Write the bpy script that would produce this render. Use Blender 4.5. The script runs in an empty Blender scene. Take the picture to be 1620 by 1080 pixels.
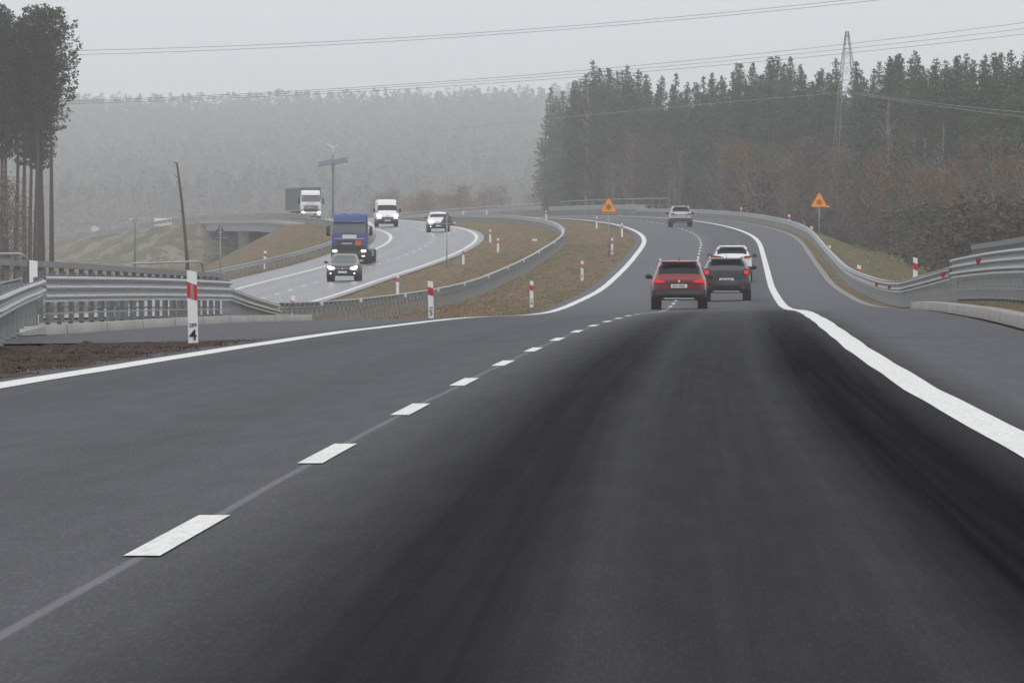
import bpy, bmesh, math, random
import numpy as np
from mathutils import Vector, Matrix
random.seed(7); RNG = np.random.default_rng(11)
S = bpy.context.scene
COL = S.collection
R = math.radians

# ------------------------------------------------------------------ camera, sky, sun, exposure
F = 12000.0                       # focal length in photo pixels (photo 1620 wide)
CAMZ = 1.0
cam_d = bpy.data.cameras.new('camera'); cam = bpy.data.objects.new('camera', cam_d); COL.objects.link(cam)
cam_d.sensor_width = 36.0; cam_d.lens = F/1620*36.0
cam_d.clip_start = 0.5; cam_d.clip_end = 8000
cam.location = (0, 0, CAMZ)
cam.rotation_euler = (R(90) - math.atan(123/F), 0, 0)
S.camera = cam

world = bpy.data.worlds.new('World'); S.world = world; world.use_nodes = True
wn = world.node_tree; wn.nodes.clear()
sky = wn.nodes.new('ShaderNodeTexSky'); sky.sky_type = 'NISHITA'; sky.sun_disc = False
SUN_EL, SUN_ROT = R(50), R(140)
sky.sun_elevation = SUN_EL; sky.sun_rotation = SUN_ROT
sky.air_density = 1.0; sky.dust_density = 1.5; sky.ozone_density = 1.5
hs = wn.nodes.new('ShaderNodeHueSaturation'); hs.inputs['Saturation'].default_value = 0.10
bg = wn.nodes.new('ShaderNodeBackground'); bg.inputs['Strength'].default_value = 0.095
wo = wn.nodes.new('ShaderNodeOutputWorld')
tint = wn.nodes.new('ShaderNodeMix'); tint.data_type = 'RGBA'; tint.blend_type = 'MULTIPLY'
tint.inputs['Factor'].default_value = 1.0; tint.inputs[7].default_value = (0.955, 0.975, 1.03, 1)
wn.links.new(sky.outputs[0], hs.inputs['Color']); wn.links.new(hs.outputs[0], tint.inputs[6])
# closed stratus layer: an even white-grey cloud deck, a little brighter overhead, over most of the clear sky
tc = wn.nodes.new('ShaderNodeTexCoord'); sx = wn.nodes.new('ShaderNodeSeparateXYZ'); wn.links.new(tc.outputs['Generated'], sx.inputs[0])
mr = wn.nodes.new('ShaderNodeMapRange'); wn.links.new(sx.outputs[2], mr.inputs[0]); mr.inputs[1].default_value = 0.0; mr.inputs[2].default_value = 1.0; mr.inputs[3].default_value = 8.9; mr.inputs[4].default_value = 12.2
cl = wn.nodes.new('ShaderNodeMix'); cl.data_type = 'RGBA'; cl.blend_type = 'MULTIPLY'; cl.inputs['Factor'].default_value = 1.0
wn.links.new(mr.outputs[0], cl.inputs[6]); cl.inputs[7].default_value = (0.95, 0.97, 1.035, 1)
ov = wn.nodes.new('ShaderNodeMix'); ov.data_type = 'RGBA'; ov.inputs['Factor'].default_value = 0.85
wn.links.new(tint.outputs[2], ov.inputs[6]); wn.links.new(cl.outputs[2], ov.inputs[7])
wn.links.new(ov.outputs[2], bg.inputs['Color'])
wn.links.new(bg.outputs[0], wo.inputs['Surface'])

sd = bpy.data.lights.new('sun', 'SUN'); sd.energy = 0.6; sd.angle = R(25); sd.color = (1, 0.96, 0.9)
sun = bpy.data.objects.new('sun', sd); COL.objects.link(sun)
sun.rotation_euler = (R(90)-SUN_EL, 0, R(180)-SUN_ROT)
sun.location = (0, 0, 50)

S.view_settings.view_transform = 'Standard'; S.view_settings.look = 'None'
S.view_settings.exposure = 0.18; S.view_settings.gamma = 1.0
S.render.engine = 'CYCLES'
S.cycles.max_bounces = 6; S.cycles.diffuse_bounces = 3; S.cycles.glossy_bounces = 3
S.cycles.transmission_bounces = 3; S.cycles.volume_bounces = 3
S.cycles.use_denoising = True
S.cycles.caustics_reflective = False; S.cycles.caustics_refractive = False

# ------------------------------------------------------------------ helpers
def put(o, parent=None):
    COL.objects.link(o)
    if parent is not None: o.parent = parent
    return o
def empty(name, loc=(0, 0, 0), rz=0, parent=None):
    o = bpy.data.objects.new(name, None); o.empty_display_size = 0.2
    put(o, parent); o.location = loc; o.rotation_euler = (0, 0, rz); return o
def tag(o, label=None, cat=None, group=None, kind=None):
    if label: o['label'] = label
    if cat: o['category'] = cat
    if group: o['group'] = group
    if kind: o['kind'] = kind
    return o
def copy_tree(o, parent=None):
    c = o.copy(); COL.objects.link(c)
    if parent is not None: c.parent = parent
    for ch in list(o.children): copy_tree(ch, c)
    return c

class MB:
    def __init__(s): s.v = []; s.f = []; s.uv = None; s.col = None
    def add(s, vs, fs):
        b = len(s.v); s.v += [tuple(p) for p in vs]; s.f += [tuple(i+b for i in f) for f in fs]
    def box(s, c, d, rz=0, taper=1.0, tilt=None):
        hx, hy, hz = d[0]/2, d[1]/2, d[2]/2
        vs = []
        for z, t in ((-hz, 1), (hz, taper)):
            for x, y in ((-hx, -hy), (hx, -hy), (hx, hy), (-hx, hy)):
                p = Vector((x*t, y*t, z))
                if tilt is not None: p = tilt @ p
                p = Matrix.Rotation(rz, 3, 'Z') @ p
                vs.append((p.x+c[0], p.y+c[1], p.z+c[2]))
        s.add(vs, [(3, 2, 1, 0), (4, 5, 6, 7), (0, 1, 5, 4), (1, 2, 6, 5), (2, 3, 7, 6), (3, 0, 4, 7)])
    def tube(s, pts, rads, n=8, cap=True):
        pts = [Vector(p) for p in pts]
        if not hasattr(rads, '__len__'): rads = [rads]*len(pts)
        rings = []
        for i, p in enumerate(pts):
            t = (pts[min(i+1, len(pts)-1)] - pts[max(i-1, 0)]).normalized()
            up = Vector((0, 0, 1)) if abs(t.z) < 0.9 else Vector((0, 1, 0))
            a = t.cross(up).normalized(); b = t.cross(a).normalized()
            rings.append([p + (a*math.cos(2*math.pi*k/n) + b*math.sin(2*math.pi*k/n))*rads[i] for k in range(n)])
        vs = [v for r in rings for v in r]; fs = []
        for i in range(len(pts)-1):
            for k in range(n):
                fs.append((i*n+k, i*n+(k+1) % n, (i+1)*n+(k+1) % n, (i+1)*n+k))
        if cap:
            fs.append(tuple(range(n))[::-1]); fs.append(tuple((len(pts)-1)*n+k for k in range(n)))
        s.add(vs, fs)
    def prism(s, poly, y0, y1, plane='xz'):
        n = len(poly)
        if plane == 'xz': vs = [(p[0], y0, p[1]) for p in poly] + [(p[0], y1, p[1]) for p in poly]
        else: vs = [(y0, p[0], p[1]) for p in poly] + [(y1, p[0], p[1]) for p in poly]
        fs = [tuple(range(n)), tuple(range(2*n-1, n-1, -1))] + [(i, (i+1) % n + 0, n+(i+1) % n, n+i)[::-1] for i in range(n)]
        s.add(vs, fs)
    def cyl(s, c, r, h, axis='x', n=20, r2=None):
        r2 = r if r2 is None else r2
        d = {'x': Vector((1, 0, 0)), 'y': Vector((0, 1, 0)), 'z': Vector((0, 0, 1))}[axis]
        s.tube([Vector(c)-d*h/2, Vector(c)+d*h/2], [r, r2], n)
    def build(s, name, mat=None, parent=None, smooth=False, recalc=True):
        me = bpy.data.meshes.new(name); me.from_pydata(s.v, [], s.f); me.update()
        if recalc:
            bm = bmesh.new(); bm.from_mesh(me); bmesh.ops.recalc_face_normals(bm, faces=bm.faces); bm.to_mesh(me); bm.free()
        if smooth:
            me.polygons.foreach_set('use_smooth', [True]*len(me.polygons))
        if mat: me.materials.append(mat)
        if s.uv is not None:
            uvl = me.uv_layers.new(name='UVMap')
            li = np.zeros(len(me.loops), dtype=np.int32); me.loops.foreach_get('vertex_index', li)
            uvl.data.foreach_set('uv', np.array(s.uv, dtype=np.float32)[li].ravel())
        o = bpy.data.objects.new(name, me); put(o, parent); return o
def mesh_np(name, V, Fc, mat, parent=None, smooth=False, uv=None, fattr=None):
    me = bpy.data.meshes.new(name)
    nv, nf, k = len(V), len(Fc), Fc.shape[1]
    me.vertices.add(nv); me.vertices.foreach_set('co', np.asarray(V, dtype=np.float32).ravel())
    me.loops.add(nf*k); me.loops.foreach_set('vertex_index', np.asarray(Fc, dtype=np.int32).ravel())
    me.polygons.add(nf); me.polygons.foreach_set('loop_start', np.arange(0, nf*k, k, dtype=np.int32))
    me.update(calc_edges=True)
    if smooth: me.polygons.foreach_set('use_smooth', [True]*nf)
    if uv is not None:
        uvl = me.uv_layers.new(name='UVMap'); uvl.data.foreach_set('uv', np.asarray(uv, dtype=np.float32)[np.asarray(Fc).ravel()].ravel())
    if fattr is not None:
        a = me.attributes.new('tone', 'FLOAT', 'FACE'); a.data.foreach_set('value', np.asarray(fattr, dtype=np.float32))
    me.materials.append(mat)
    o = bpy.data.objects.new(name, me); put(o, parent); return o

# ---- node material helper
class NT:
    def __init__(s, name):
        s.m = bpy.data.materials.new(name); s.m.use_nodes = True; s.t = s.m.node_tree; s.t.nodes.clear()
        s.out = s.t.nodes.new('ShaderNodeOutputMaterial'); s.b = s.t.nodes.new('ShaderNodeBsdfPrincipled')
        s.t.links.new(s.b.outputs[0], s.out.inputs[0])
    def n(s, typ, **kw):
        nd = s.t.nodes.new('ShaderNode'+typ)
        for k, v in kw.items(): setattr(nd, k, v)
        return nd
    def l(s, a, b): s.t.links.new(a, b)
    def val(s, sock, v):
        if hasattr(v, 'is_output') or isinstance(v, bpy.types.NodeSocket): s.l(v, sock)
        else: sock.default_value = v
    def math(s, op, a, b=None, c=None, clamp=False):
        nd = s.n('Math', operation=op); nd.use_clamp = clamp
        s.val(nd.inputs[0], a)
        if b is not None: s.val(nd.inputs[1], b)
        if c is not None: s.val(nd.inputs[2], c)
        return nd.outputs[0]
    def mix(s, fac, a, b, blend='MIX'):
        nd = s.n('Mix', data_type='RGBA', blend_type=blend)
        s.val(nd.inputs[0], fac)
        for i, v in ((6, a), (7, b)):
            if isinstance(v, (tuple, list)): nd.inputs[i].default_value = (*v[:3], 1)
            else: s.l(v, nd.inputs[i])
        return nd.outputs[2]
    def noise(s, vec=None, scale=5, detail=4, rough=0.6, stretch=None):
        nd = s.n('TexNoise'); nd.inputs['Scale'].default_value = scale; nd.inputs['Detail'].default_value = detail
        nd.inputs['Roughness'].default_value = rough
        if vec is not None:
            if stretch:
                mp = s.n('Mapping'); mp.inputs['Scale'].default_value = stretch; s.l(vec, mp.inputs[0]); vec = mp.outputs[0]
            s.l(vec, nd.inputs['Vector'])
        return nd.outputs['Fac']
    def ramp(s, fac, stops):
        nd = s.n('ValToRGB'); e = nd.color_ramp.elements
        while len(e) < len(stops): e.new(0.5)
        for i, (p, c) in enumerate(stops):
            e[i].position = p; e[i].color = (*c, 1) if len(c) == 3 else c
        s.l(fac, nd.inputs[0]); return nd.outputs[0]
    def rng(s, v, a, b, c=0.0, d=1.0):
        nd = s.n('MapRange'); nd.clamp = True
        s.val(nd.inputs[0], v)
        for i, x in enumerate((a, b, c, d)): nd.inputs[i+1].default_value = x
        return nd.outputs[0]
    def obj(s): return s.n('TexCoord').outputs['Object']
    def uv(s): return s.n('UVMap', uv_map='UVMap').outputs[0]
    def base(s, c):
        if isinstance(c, (tuple, list)): s.b.inputs['Base Color'].default_value = (*c[:3], 1)
        else: s.l(c, s.b.inputs['Base Color'])
    def set(s, **kw):
        for k, v in kw.items():
            nm = {'rough': 'Roughness', 'metal': 'Metallic', 'spec': 'Specular IOR Level', 'coat': 'Coat Weight', 'alpha': 'Alpha', 'emit': 'Emission Strength'}[k]
            s.val(s.b.inputs[nm], v)
        return s
def mat_simple(name, c, rough=0.5, metal=0.0, spec=0.5, var=0.12, scale=3.0, coat=0.0, emit=None, ecol=None):
    t = NT(name)
    if emit:
        t.base(c); t.b.inputs['Emission Color'].default_value = (*(ecol or c), 1); t.set(emit=emit)
    else:
        f = t.noise(t.obj(), scale, 5)
        t.base(t.mix(f, tuple(x*(1-var) for x in c), tuple(min(1, x*(1+var)) for x in c)))
    t.set(rough=rough, metal=metal, spec=spec, coat=coat)
    return t.m

# ------------------------------------------------------------------ alignment of the road (X, Z against distance along +Y)
def nspline(xs, ys):
    xs = np.array(xs, float); ys = np.array(ys, float); n = len(xs); h = np.diff(xs)
    A = np.zeros((n, n)); r = np.zeros(n); A[0, 0] = A[-1, -1] = 1
    for i in range(1, n-1):
        A[i, i-1] = h[i-1]; A[i, i] = 2*(h[i-1]+h[i]); A[i, i+1] = h[i]
        r[i] = 6*((ys[i+1]-ys[i])/h[i] - (ys[i]-ys[i-1])/h[i-1])
    M = np.linalg.solve(A, r)
    def f(x):
        x = np.asarray(x, float); i = np.clip(np.searchsorted(xs, x)-1, 0, n-2)
        a = (xs[i+1]-x)/h[i]; b = (x-xs[i])/h[i]
        lin = a*ys[i]+b*ys[i+1]; v = lin + ((a**3-a)*M[i]+(b**3-b)*M[i+1])*h[i]**2/6
        return np.where((x < xs[0]) | (x > xs[-1]), np.interp(x, xs, ys), v)
    return f
Cx = nspline([-60, 0, 28, 64, 99, 139, 200, 260, 336, 407, 457, 511, 560, 610, 680, 750, 820, 900, 1000, 1100, 1200, 1400, 1800, 2600, 4200],
             [-2.9, -1.78, -1.22, -.40, .57, 1.80, 3.70, 5.47, 7.72, 9.85, 11.3, 12.65, 13.1, 12.75, 11.4, 9.2, 6.3, 2.2, -4.4, -13, -24, -52, -120, -270, -600])
Cz = nspline([-60, 0, 60, 100, 120, 140, 165, 200, 245, 290, 336, 375, 407, 457, 511, 560, 610, 680, 750, 820, 900, 1000, 1100, 1200, 1300, 1400, 1800, 4200],
             [0, 0, 0, 0, -.01, -.05, -.12, -.30, -.46, -.32, -.03, .45, .9, 1.72, 2.6, 3.35, 4.05, 4.85, 5.5, 6.05, 6.6, 7.05, 7.25, 7.2, 6.8, 6.0, 4, 4])
Dx = nspline([-60, 0, 100, 200, 300, 392, 437, 480, 520, 565, 605, 645, 690, 740, 800, 850, 900, 1000, 1100, 1200, 1400, 1800, 4200],
             [-24.5, -23.5, -21.2, -18.4, -15.4, -12.7, -11.3, -9.9, -8.5, -7.0, -6.35, -7.0, -9.3, -12.4, -16.0, -19.2, -22.6, -30.6, -40.8, -53, -84, -156, -640])
Dz = nspline([-60, 0, 200, 300, 355, 392, 437, 480, 518, 556, 580, 610, 645, 680, 740, 800, 900, 1000, 1100, 1200, 1300, 1400, 1800, 4200],
             [-.3, -.3, -.6, -1.1, -1.08, -.73, -.08, .52, 1.12, 1.85, 2.35, 2.95, 3.62, 4.17, 4.95, 5.5, 6.25, 6.75, 7.0, 6.3, 5.5, 4.8, 2.5, 2.5])
def bank(d): return np.interp(d, [60, 130, 260, 4000], [0, .017, .024, .024])
def main_z(d, o): return Cz(d) + bank(d)*o
def opp_z(d, o): return Dz(d) + .028*o
HILL = ([0, 2000, 2450, 3200, 4000, 4700, 5600], [-50, -6, 6, 27, 59, 90, 91])
def hill(d, x):
    return np.interp(d, *HILL) + 3.0*np.sin(x/90.0+1.0) * np.interp(d, [2300, 3200], [0, 1])
def valley(d): return np.interp(d, [772, 800, 1010, 1045], [0, 1, 1, 0])   # the dip the far bridge crosses
def zlow(d): return np.interp(d, [-60, 100, 400, 620, 900, 1100, 1400, 4200], [-3.5, -3.5, -3.5, -1.0, .6, .8, 1.0, 1.0])
def profile(d):
    """cross-section of the ground at distance d: offsets from C and heights"""
    cx, dx = float(Cx(d)), float(Dx(d)) - float(Cx(d))
    e = 0.05
    zR = float(main_z(d, 6.3)) - e; zL = float(main_z(d, -4.35)) - e; zm = float(main_z(d, -9.4)) - (.30 if d > 205 else .06)
    if d > 205:
        t = min(1, (d-205)/18); zm = float(main_z(d, -9.4)) - .06 - .24*t
    wi = float(opp_z(d, 4.1)) - e; wo_ = float(opp_z(d, -6.2)) - e; low = float(zlow(d))
    rlow = zR - float(np.interp(d, [0, 190, 230, 700, 900], [5, 5, 3.0, 3.0, 1.0]))
    v = float(valley(d)); vz = .6
    os_ = [-1300, -500, -250, -120, -70, dx-26, dx-17, dx-9, dx-7.6, dx-6.2, dx-1, dx+4.1, dx+6, -9.9, -9.0, -6.2, -4.35, 1, 6.3, 7.4, 9.4, 17, 26, 45, 80, 160, 500, 1300]
    zs = [low]*5 + [low, min(low+.8, wo_-.5), wo_-.25, wo_-.02, wo_, (wi+wo_)/2, wi, (wi*.7+zm*.3)-.15, zm, zm+.03, (zm+zL)/2+.02, zL, (zL+zR)/2, zR, zR+.0, zR-.2, rlow, rlow, rlow+.3, rlow+1, rlow+2, rlow+3, rlow+4]
    zs = np.array(zs); os_ = np.array(os_)
    if v > 0:
        wv = v*np.clip((-12.0-os_)/4.0, 0, 1); zs = zs*(1-wv) + vz*wv
    hz = hill(d, os_+cx)
    zs = np.maximum(zs, hz)
    return os_, zs
def ground(x, d):
    o, z = profile(d); return float(np.interp(x-float(Cx(d)), o, z))
def px(x, d): return (x-810.0)*d/F
def pz(row, d): return CAMZ + (417.0-row)*d/F
def heading(fn, d): return -math.atan((float(fn(d+4))-float(fn(d-4)))/8.0)   # rotation about Z so +Y follows the road
def sheet(name, ds, cols, mat, parent=None, uvo=None):
    """cols: list of (offset fn, z fn) giving world X and Z at d ; uv = (offset, d)"""
    ds = np.asarray(ds, float); n = len(cols); V = []; UV = []
    for ox, zf, uo in cols:
        X = ox(ds); Z = zf(ds); V.append(np.stack([X, ds, Z], 1)); UV.append(np.stack([np.full(len(ds), uo) if np.isscalar(uo) else uo(ds), ds], 1))
    V = np.concatenate(V); UV = np.concatenate(UV); m = len(ds); Fc = []
    for j in range(n-1):
        a = np.arange(m-1)+j*m; Fc.append(np.stack([a, a+m, a+m+1, a+1], 1))
    return mesh_np(name, V, np.concatenate(Fc), mat, parent, True, UV)
def mcol(o, lift=0.0): return (lambda d: Cx(d)+o, lambda d: main_z(d, o)+lift, o)
def ocol(o, lift=0.0): return (lambda d: Dx(d)+o, lambda d: opp_z(d, o)+lift, o)

# ------------------------------------------------------------------ materials of the setting
def asphalt(name, base, tracks, rough=0.75):
    t = NT(name); uv = t.uv(); sep = t.n('SeparateXYZ'); t.l(uv, sep.inputs[0]); o, d = sep.outputs[0], sep.outputs[1]
    fine = t.noise(uv, 90, 3, .7); mid = t.noise(uv, 1.0, 6, .62, (5, .35, 1)); big = t.noise(uv, .35, 4, .5, (1.2, .12, 1))
    streak = t.noise(uv, 1.0, 5, .65, (14, .05, 1))
    grain = t.noise(uv, 1.0, 2, .7, (55, 9, 1))
    c = t.mix(t.rng(mid, .3, .7), tuple(x*.86 for x in base), tuple(x*1.12 for x in base))
    c = t.mix(t.rng(big, .35, .65, 0, .5), c, tuple(x*1.22 for x in base))
    c = t.mix(t.rng(streak, .4, .75, 0, .35), c, tuple(x*.62 for x in base))
    c = t.mix(t.rng(grain, .35, .65, 0, .9), c, tuple(x*.5 for x in base)); g2 = t.noise(uv, 1.0, 1, .5, (120, 4.5, 1)); c = t.mix(t.rng(g2, .52, .72, 0, .65), c, tuple(x*2.5 for x in base))
    cross = t.noise(uv, 1.0, 4, .6, (.25, .5, 1))
    c = t.mix(t.rng(cross, .52, .72, 0, .32), c, tuple(x*.6 for x in base))
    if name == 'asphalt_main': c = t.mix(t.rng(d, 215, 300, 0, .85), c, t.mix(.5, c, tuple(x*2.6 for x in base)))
    if name == 'asphalt_main': c = t.mix(t.rng(o, 3.9, 4.1, 0, .5), c, tuple(x*1.35 for x in base))
    wob = t.noise(uv, 1.0, 3, .5, (.0, .035, 1)); ow = t.math('ADD', o, t.rng(wob, .3, .7, -.06, .06))
    tot = None
    for cen, w, s in tracks:
        g = t.math('ABSOLUTE', t.math('SUBTRACT', ow, cen)); g = t.rng(g, w, w*.15, 0, s)
        g = t.math('POWER', g, 1.15)
        tot = g if tot is None else t.math('MAXIMUM', tot, g)
    if tot is not None:
        fade = t.rng(d, 80, 250, 1.0, .25); n2 = t.rng(streak, .25, .75, .9, 1.06)
        tot = t.math('MULTIPLY', t.math('MULTIPLY', tot, fade), n2, clamp=True)
        trk = tot; c = t.mix(t.math('MULTIPLY', tot, .5), c, tuple(x*.3 for x in base))
    if name == 'asphalt_main':
        j = t.rng(t.math('ABSOLUTE', t.math('ADD', o, t.rng(wob, .3, .7, -.03, .03))), .028, .012, 0, .55)
        c = t.mix(j, c, (.16, .16, .165))
        for dd, ww, ss in ((98.5, 1.6, .5), (103.5, .9, .35), (131, 2.5, .35), (155, 3, .3), (187, 4, .3)):
            g = t.rng(t.math('ABSOLUTE', t.math('SUBTRACT', d, dd)), ww, ww*.3, 0, ss)
            c = t.mix(t.math('MULTIPLY', g, t.rng(big, .2, .7, .5, 1.2)), c, tuple(x*.3 for x in base))
    t.base(c); t.set(rough=t.rng(mid, .3, .7, rough-.05, rough+.08), spec=.42)
    if tot is not None:   # rubbed-in dark, matt wheel paths
        df = t.n('BsdfDiffuse'); df.inputs[0].default_value = (base[0]*.14, base[1]*.14, base[2]*.14, 1); ms = t.n('MixShader'); t.l(trk, ms.inputs[0]); t.l(t.b.outputs[0], ms.inputs[1]); t.l(df.outputs[0], ms.inputs[2]); t.l(ms.outputs[0], t.out.inputs[0])
    bp = t.n('Bump'); bp.inputs['Strength'].default_value = .25; bp.inputs['Distance'].default_value = .01
    t.l(fine, bp.inputs['Height']); t.l(bp.outputs[0], t.b.inputs['Normal'])
    return t.m
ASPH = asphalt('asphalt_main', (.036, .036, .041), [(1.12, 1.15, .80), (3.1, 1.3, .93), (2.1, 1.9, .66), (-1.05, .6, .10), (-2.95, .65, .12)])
ASPH_OPP = asphalt('asphalt_opposite', (.062, .062, .070), [(.85, .6, .2), (2.7, .6, .2), (-.9, .7, .3), (-2.75, .7, .3)], .30)
ASPH_OLD = asphalt('asphalt_crossover', (.052, .052, .059), [])
def mk_paint():
    t = NT('road_paint'); uv = t.uv(); n = t.noise(uv, 1.0, 5, .7, (30, 3, 1)); w = t.noise(uv, 1.0, 3, .7, (6, .4, 1))
    c = t.mix(t.rng(n, .42, .72, 0, .6), (.70, .70, .655), (.33, .33, .31)); c = t.mix(t.rng(w, .5, .8, 0, .4), c, (.44, .44, .41))
    t.base(c); t.set(rough=.6, spec=.3); return t.m
PAINT = mk_paint()
def mk_ground():
    t = NT('ground_cover'); uv = t.uv(); ob = t.obj(); sep = t.n('SeparateXYZ'); t.l(uv, sep.inputs[0]); o, d = sep.outputs[0], sep.outputs[1]
    a = t.noise(ob, 1.0, 6, .65, (.55, .035, 1)); b = t.noise(ob, 1.0, 6, .72, (2.6, .16, 1)); f = t.noise(ob, 1.0, 3, .7, (9, 2.5, 1))
    grass = t.ramp(b, [(.28, (.045, .055, .020)), (.5, (.11, .112, .045)), (.72, (.19, .16, .085))])
    brown = t.ramp(b, [(.28, (.070, .042, .022)), (.5, (.17, .108, .055)), (.72, (.27, .19, .105))])
    c = t.mix(t.rng(a, .46, .62), brown, grass)
    c = t.mix(t.rng(f, .3, .7, 0, .6), c, t.mix(.5, c, (.02, .016, .01)))
    # far embankment: bands of sown grass, sand and dry turf running down the slope
    band = t.math('SINE', t.math('ADD', t.math('MULTIPLY', d, .052), t.math('MULTIPLY', a, 7)))
    bc = t.ramp(t.math('ADD', t.math('MULTIPLY', band, .5), .5), [(.1, (.075, .078, .04)), (.4, (.15, .13, .09)), (.62, (.24, .20, .155)), (.85, (.095, .092, .055))])
    far = t.math('MULTIPLY', t.rng(d, 860, 900), t.rng(o, -24, -26))
    c = t.mix(far, c, bc)
    rightg = t.math('MULTIPLY', t.rng(o, 7.6, 8.4), t.rng(d, 190, 230)); c = t.mix(t.math('MULTIPLY', rightg, .5), c, t.ramp(b, [(.2, (.035, .045, .015)), (.5, (.085, .095, .03)), (.75, (.13, .12, .045))]))
    wood = t.rng(d, 1700, 2300); c = t.mix(wood, c, (.04, .04, .025))
    t.base(c); t.set(rough=.95, spec=.1)
    bp = t.n('Bump'); bp.inputs['Strength'].default_value = .6; bp.inputs['Distance'].default_value = .06
    t.l(b, bp.inputs['Height']); t.l(bp.outputs[0], t.b.inputs['Normal'])
    return t.m
GROUND = mk_ground()
def mk_soil():
    t = NT('bare_soil'); ob = t.obj(); a = t.noise(ob, 1.0, 6, .7, (1.5, .4, 1)); b = t.noise(ob, 1.0, 6, .75, (14, 5, 5))
    c = t.ramp(b, [(.3, (.012, .009, .007)), (.5, (.045, .030, .021)), (.66, (.10, .066, .044)), (.8, (.15, .10, .06))])
    c = t.mix(t.rng(a, .5, .62, 0, .8), c, (.018, .012, .009)); t.base(c); t.set(rough=.95, spec=.1); return t.m
SOIL = mk_soil()
CONC = mat_simple('concrete', (.34, .33, .30), .85, var=.3, scale=1.3)
CONC_D = mat_simple('concrete_walkway', (.22, .21, .19), .9, var=.3, scale=1.0)
def mk_galv(name, c, rough, metal):
    t = NT(name); ob = t.obj(); n = t.noise(ob, 6, 6, .7); w = t.noise(ob, 1.0, 5, .65, (2.5, .8, 9))
    cc = t.mix(t.rng(n, .3, .7), tuple(x*.78 for x in c), tuple(x*1.12 for x in c)); cc = t.mix(t.rng(w, .52, .75, 0, .55), cc, tuple(x*.5 for x in c))
    vo = t.n('TexVoronoi'); vo.inputs['Scale'].default_value = 1.0; mp = t.n('Mapping'); mp.inputs['Scale'].default_value = (9, 1.6, 16); t.l(ob, mp.inputs[0]); t.l(mp.outputs[0], vo.inputs['Vector'])
    cc = t.mix(t.rng(vo.outputs['Distance'], .28, .12, 0, .75), cc, tuple(x*.25 for x in c))
    t.base(cc); t.set(rough=t.rng(n, .3, .7, rough-.08, rough+.12), metal=metal, spec=.5); return t.m
GALV = mk_galv('galvanised_beam', (.40, .415, .42), .45, .4)
GALV_P = mk_galv('galvanised_post', (.27, .285, .285), .55, .3)
GALV_D = mk_galv('weathered_galvanised', (.20, .21, .21), .6, .3)
WHITE = mat_simple('white_plastic', (.80, .80, .78), .5, var=.05)
RED = mat_simple('red_reflector', (.52, .02, .03), .35, var=.1)
GREY_R = mat_simple('grey_reflector', (.28, .27, .27), .4)
BLACK = mat_simple('black_paint', (.015, .015, .016), .6)

# ------------------------------------------------------------------ ground and roads
dg = np.concatenate([np.arange(-30, 200, 4.), np.arange(200, 240, 2.), np.arange(240, 940, 4.), np.arange(940, 1100, 4.), np.arange(1100, 1500, 10.), np.arange(1500, 5500, 50.)])
V = []; UV = []
for d in dg:
    o, z = profile(d); V.append(np.stack([o+float(Cx(d)), np.full(len(o), d), z], 1)); UV.append(np.stack([o, np.full(len(o), d)], 1))
nc = len(V[0]); nr = len(V); V = np.concatenate(V); UV = np.concatenate(UV)
ii = (np.arange(nr-1)[:, None]*nc + np.arange(nc-1)[None]).ravel()
g = mesh_np('ground', V, np.stack([ii, ii+1, ii+1+nc, ii+nc], 1), GROUND, None, True, UV); tag(g, kind='structure')

dr = np.concatenate([np.arange(-30, 700, 2.), np.arange(700, 1500, 5.)])
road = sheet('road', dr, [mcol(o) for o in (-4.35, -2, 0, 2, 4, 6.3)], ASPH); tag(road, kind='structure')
road2 = sheet('opposite_road', dr, [ocol(o) for o in (-6.2, -3, 0, 2, 4.1)], ASPH_OPP); tag(road2, kind='structure')
def cross_edge(o): return mcol(o, -.006)
dcx = np.arange(103, 203.1, 2.)
cross = sheet('paved_crossover', dcx, [mcol(-9.2, -.012), mcol(-7, -.010), mcol(-4.30, -.008)], ASPH_OLD); tag(cross, kind='structure')

def line(name, ds, o, w, colf, parent, lift=.006):
    wb = lambda d: .005*np.sin(d*.23+o)+.007*np.sin(d*.47+2*o)
    def side(k):
        a, b, u = colf(o+k*w/2, lift); return (lambda d: a(d)+wb(d)*np.interp(d, [20, 60, 260, 400], [.3, 1, 1, .3]) + k*.002*np.sin(d*.9+k), b, u)
    return sheet(name, ds, [side(-1), side(1)], PAINT, parent)
def dashes(name, d0, d1, per, ln, w, colf, parent, lift=.006, o=0):
    V = []; Fc = []; UV = []; d = d0; k = 0
    while d < d1:
        a, b = colf(o-w/2, lift), colf(o+w/2, lift); dd = np.array([d, d+ln/2, d+ln])
        jag = RNG.uniform(-.05, .05, 2)
        for (ox, zf, uo) in (a, b):
            X, Z = ox(dd), zf(dd)
            for q in range(3): V.append((X[q], dd[q] + (jag[0] if q == 0 else jag[1] if q == 2 else 0), Z[q])); UV.append((uo, dd[q]))
        Fc += [(k, k+3, k+4, k+1), (k+1, k+4, k+5, k+2)]; k += 6; d += per
    return mesh_np(name, np.array(V), np.array(Fc), PAINT, parent, False, np.array(UV))
dr_v = dr[dr > 2]
line('left_edge_line', dr_v, -3.75, .30, mcol, road); line('right_edge_line', dr_v, 3.75, .28, mcol, road)
dashes('lane_dashes', 1.9, 1450, 12, 4.1, .125, mcol, road)
line('inner_edge_line', dr_v, 3.5, .27, ocol, road2); line('outer_edge_line', dr_v, -3.5, .27, ocol, road2)
dashes('lane_dashes', 3, 1450, 12, 4.0, .16, ocol, road2)

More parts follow.
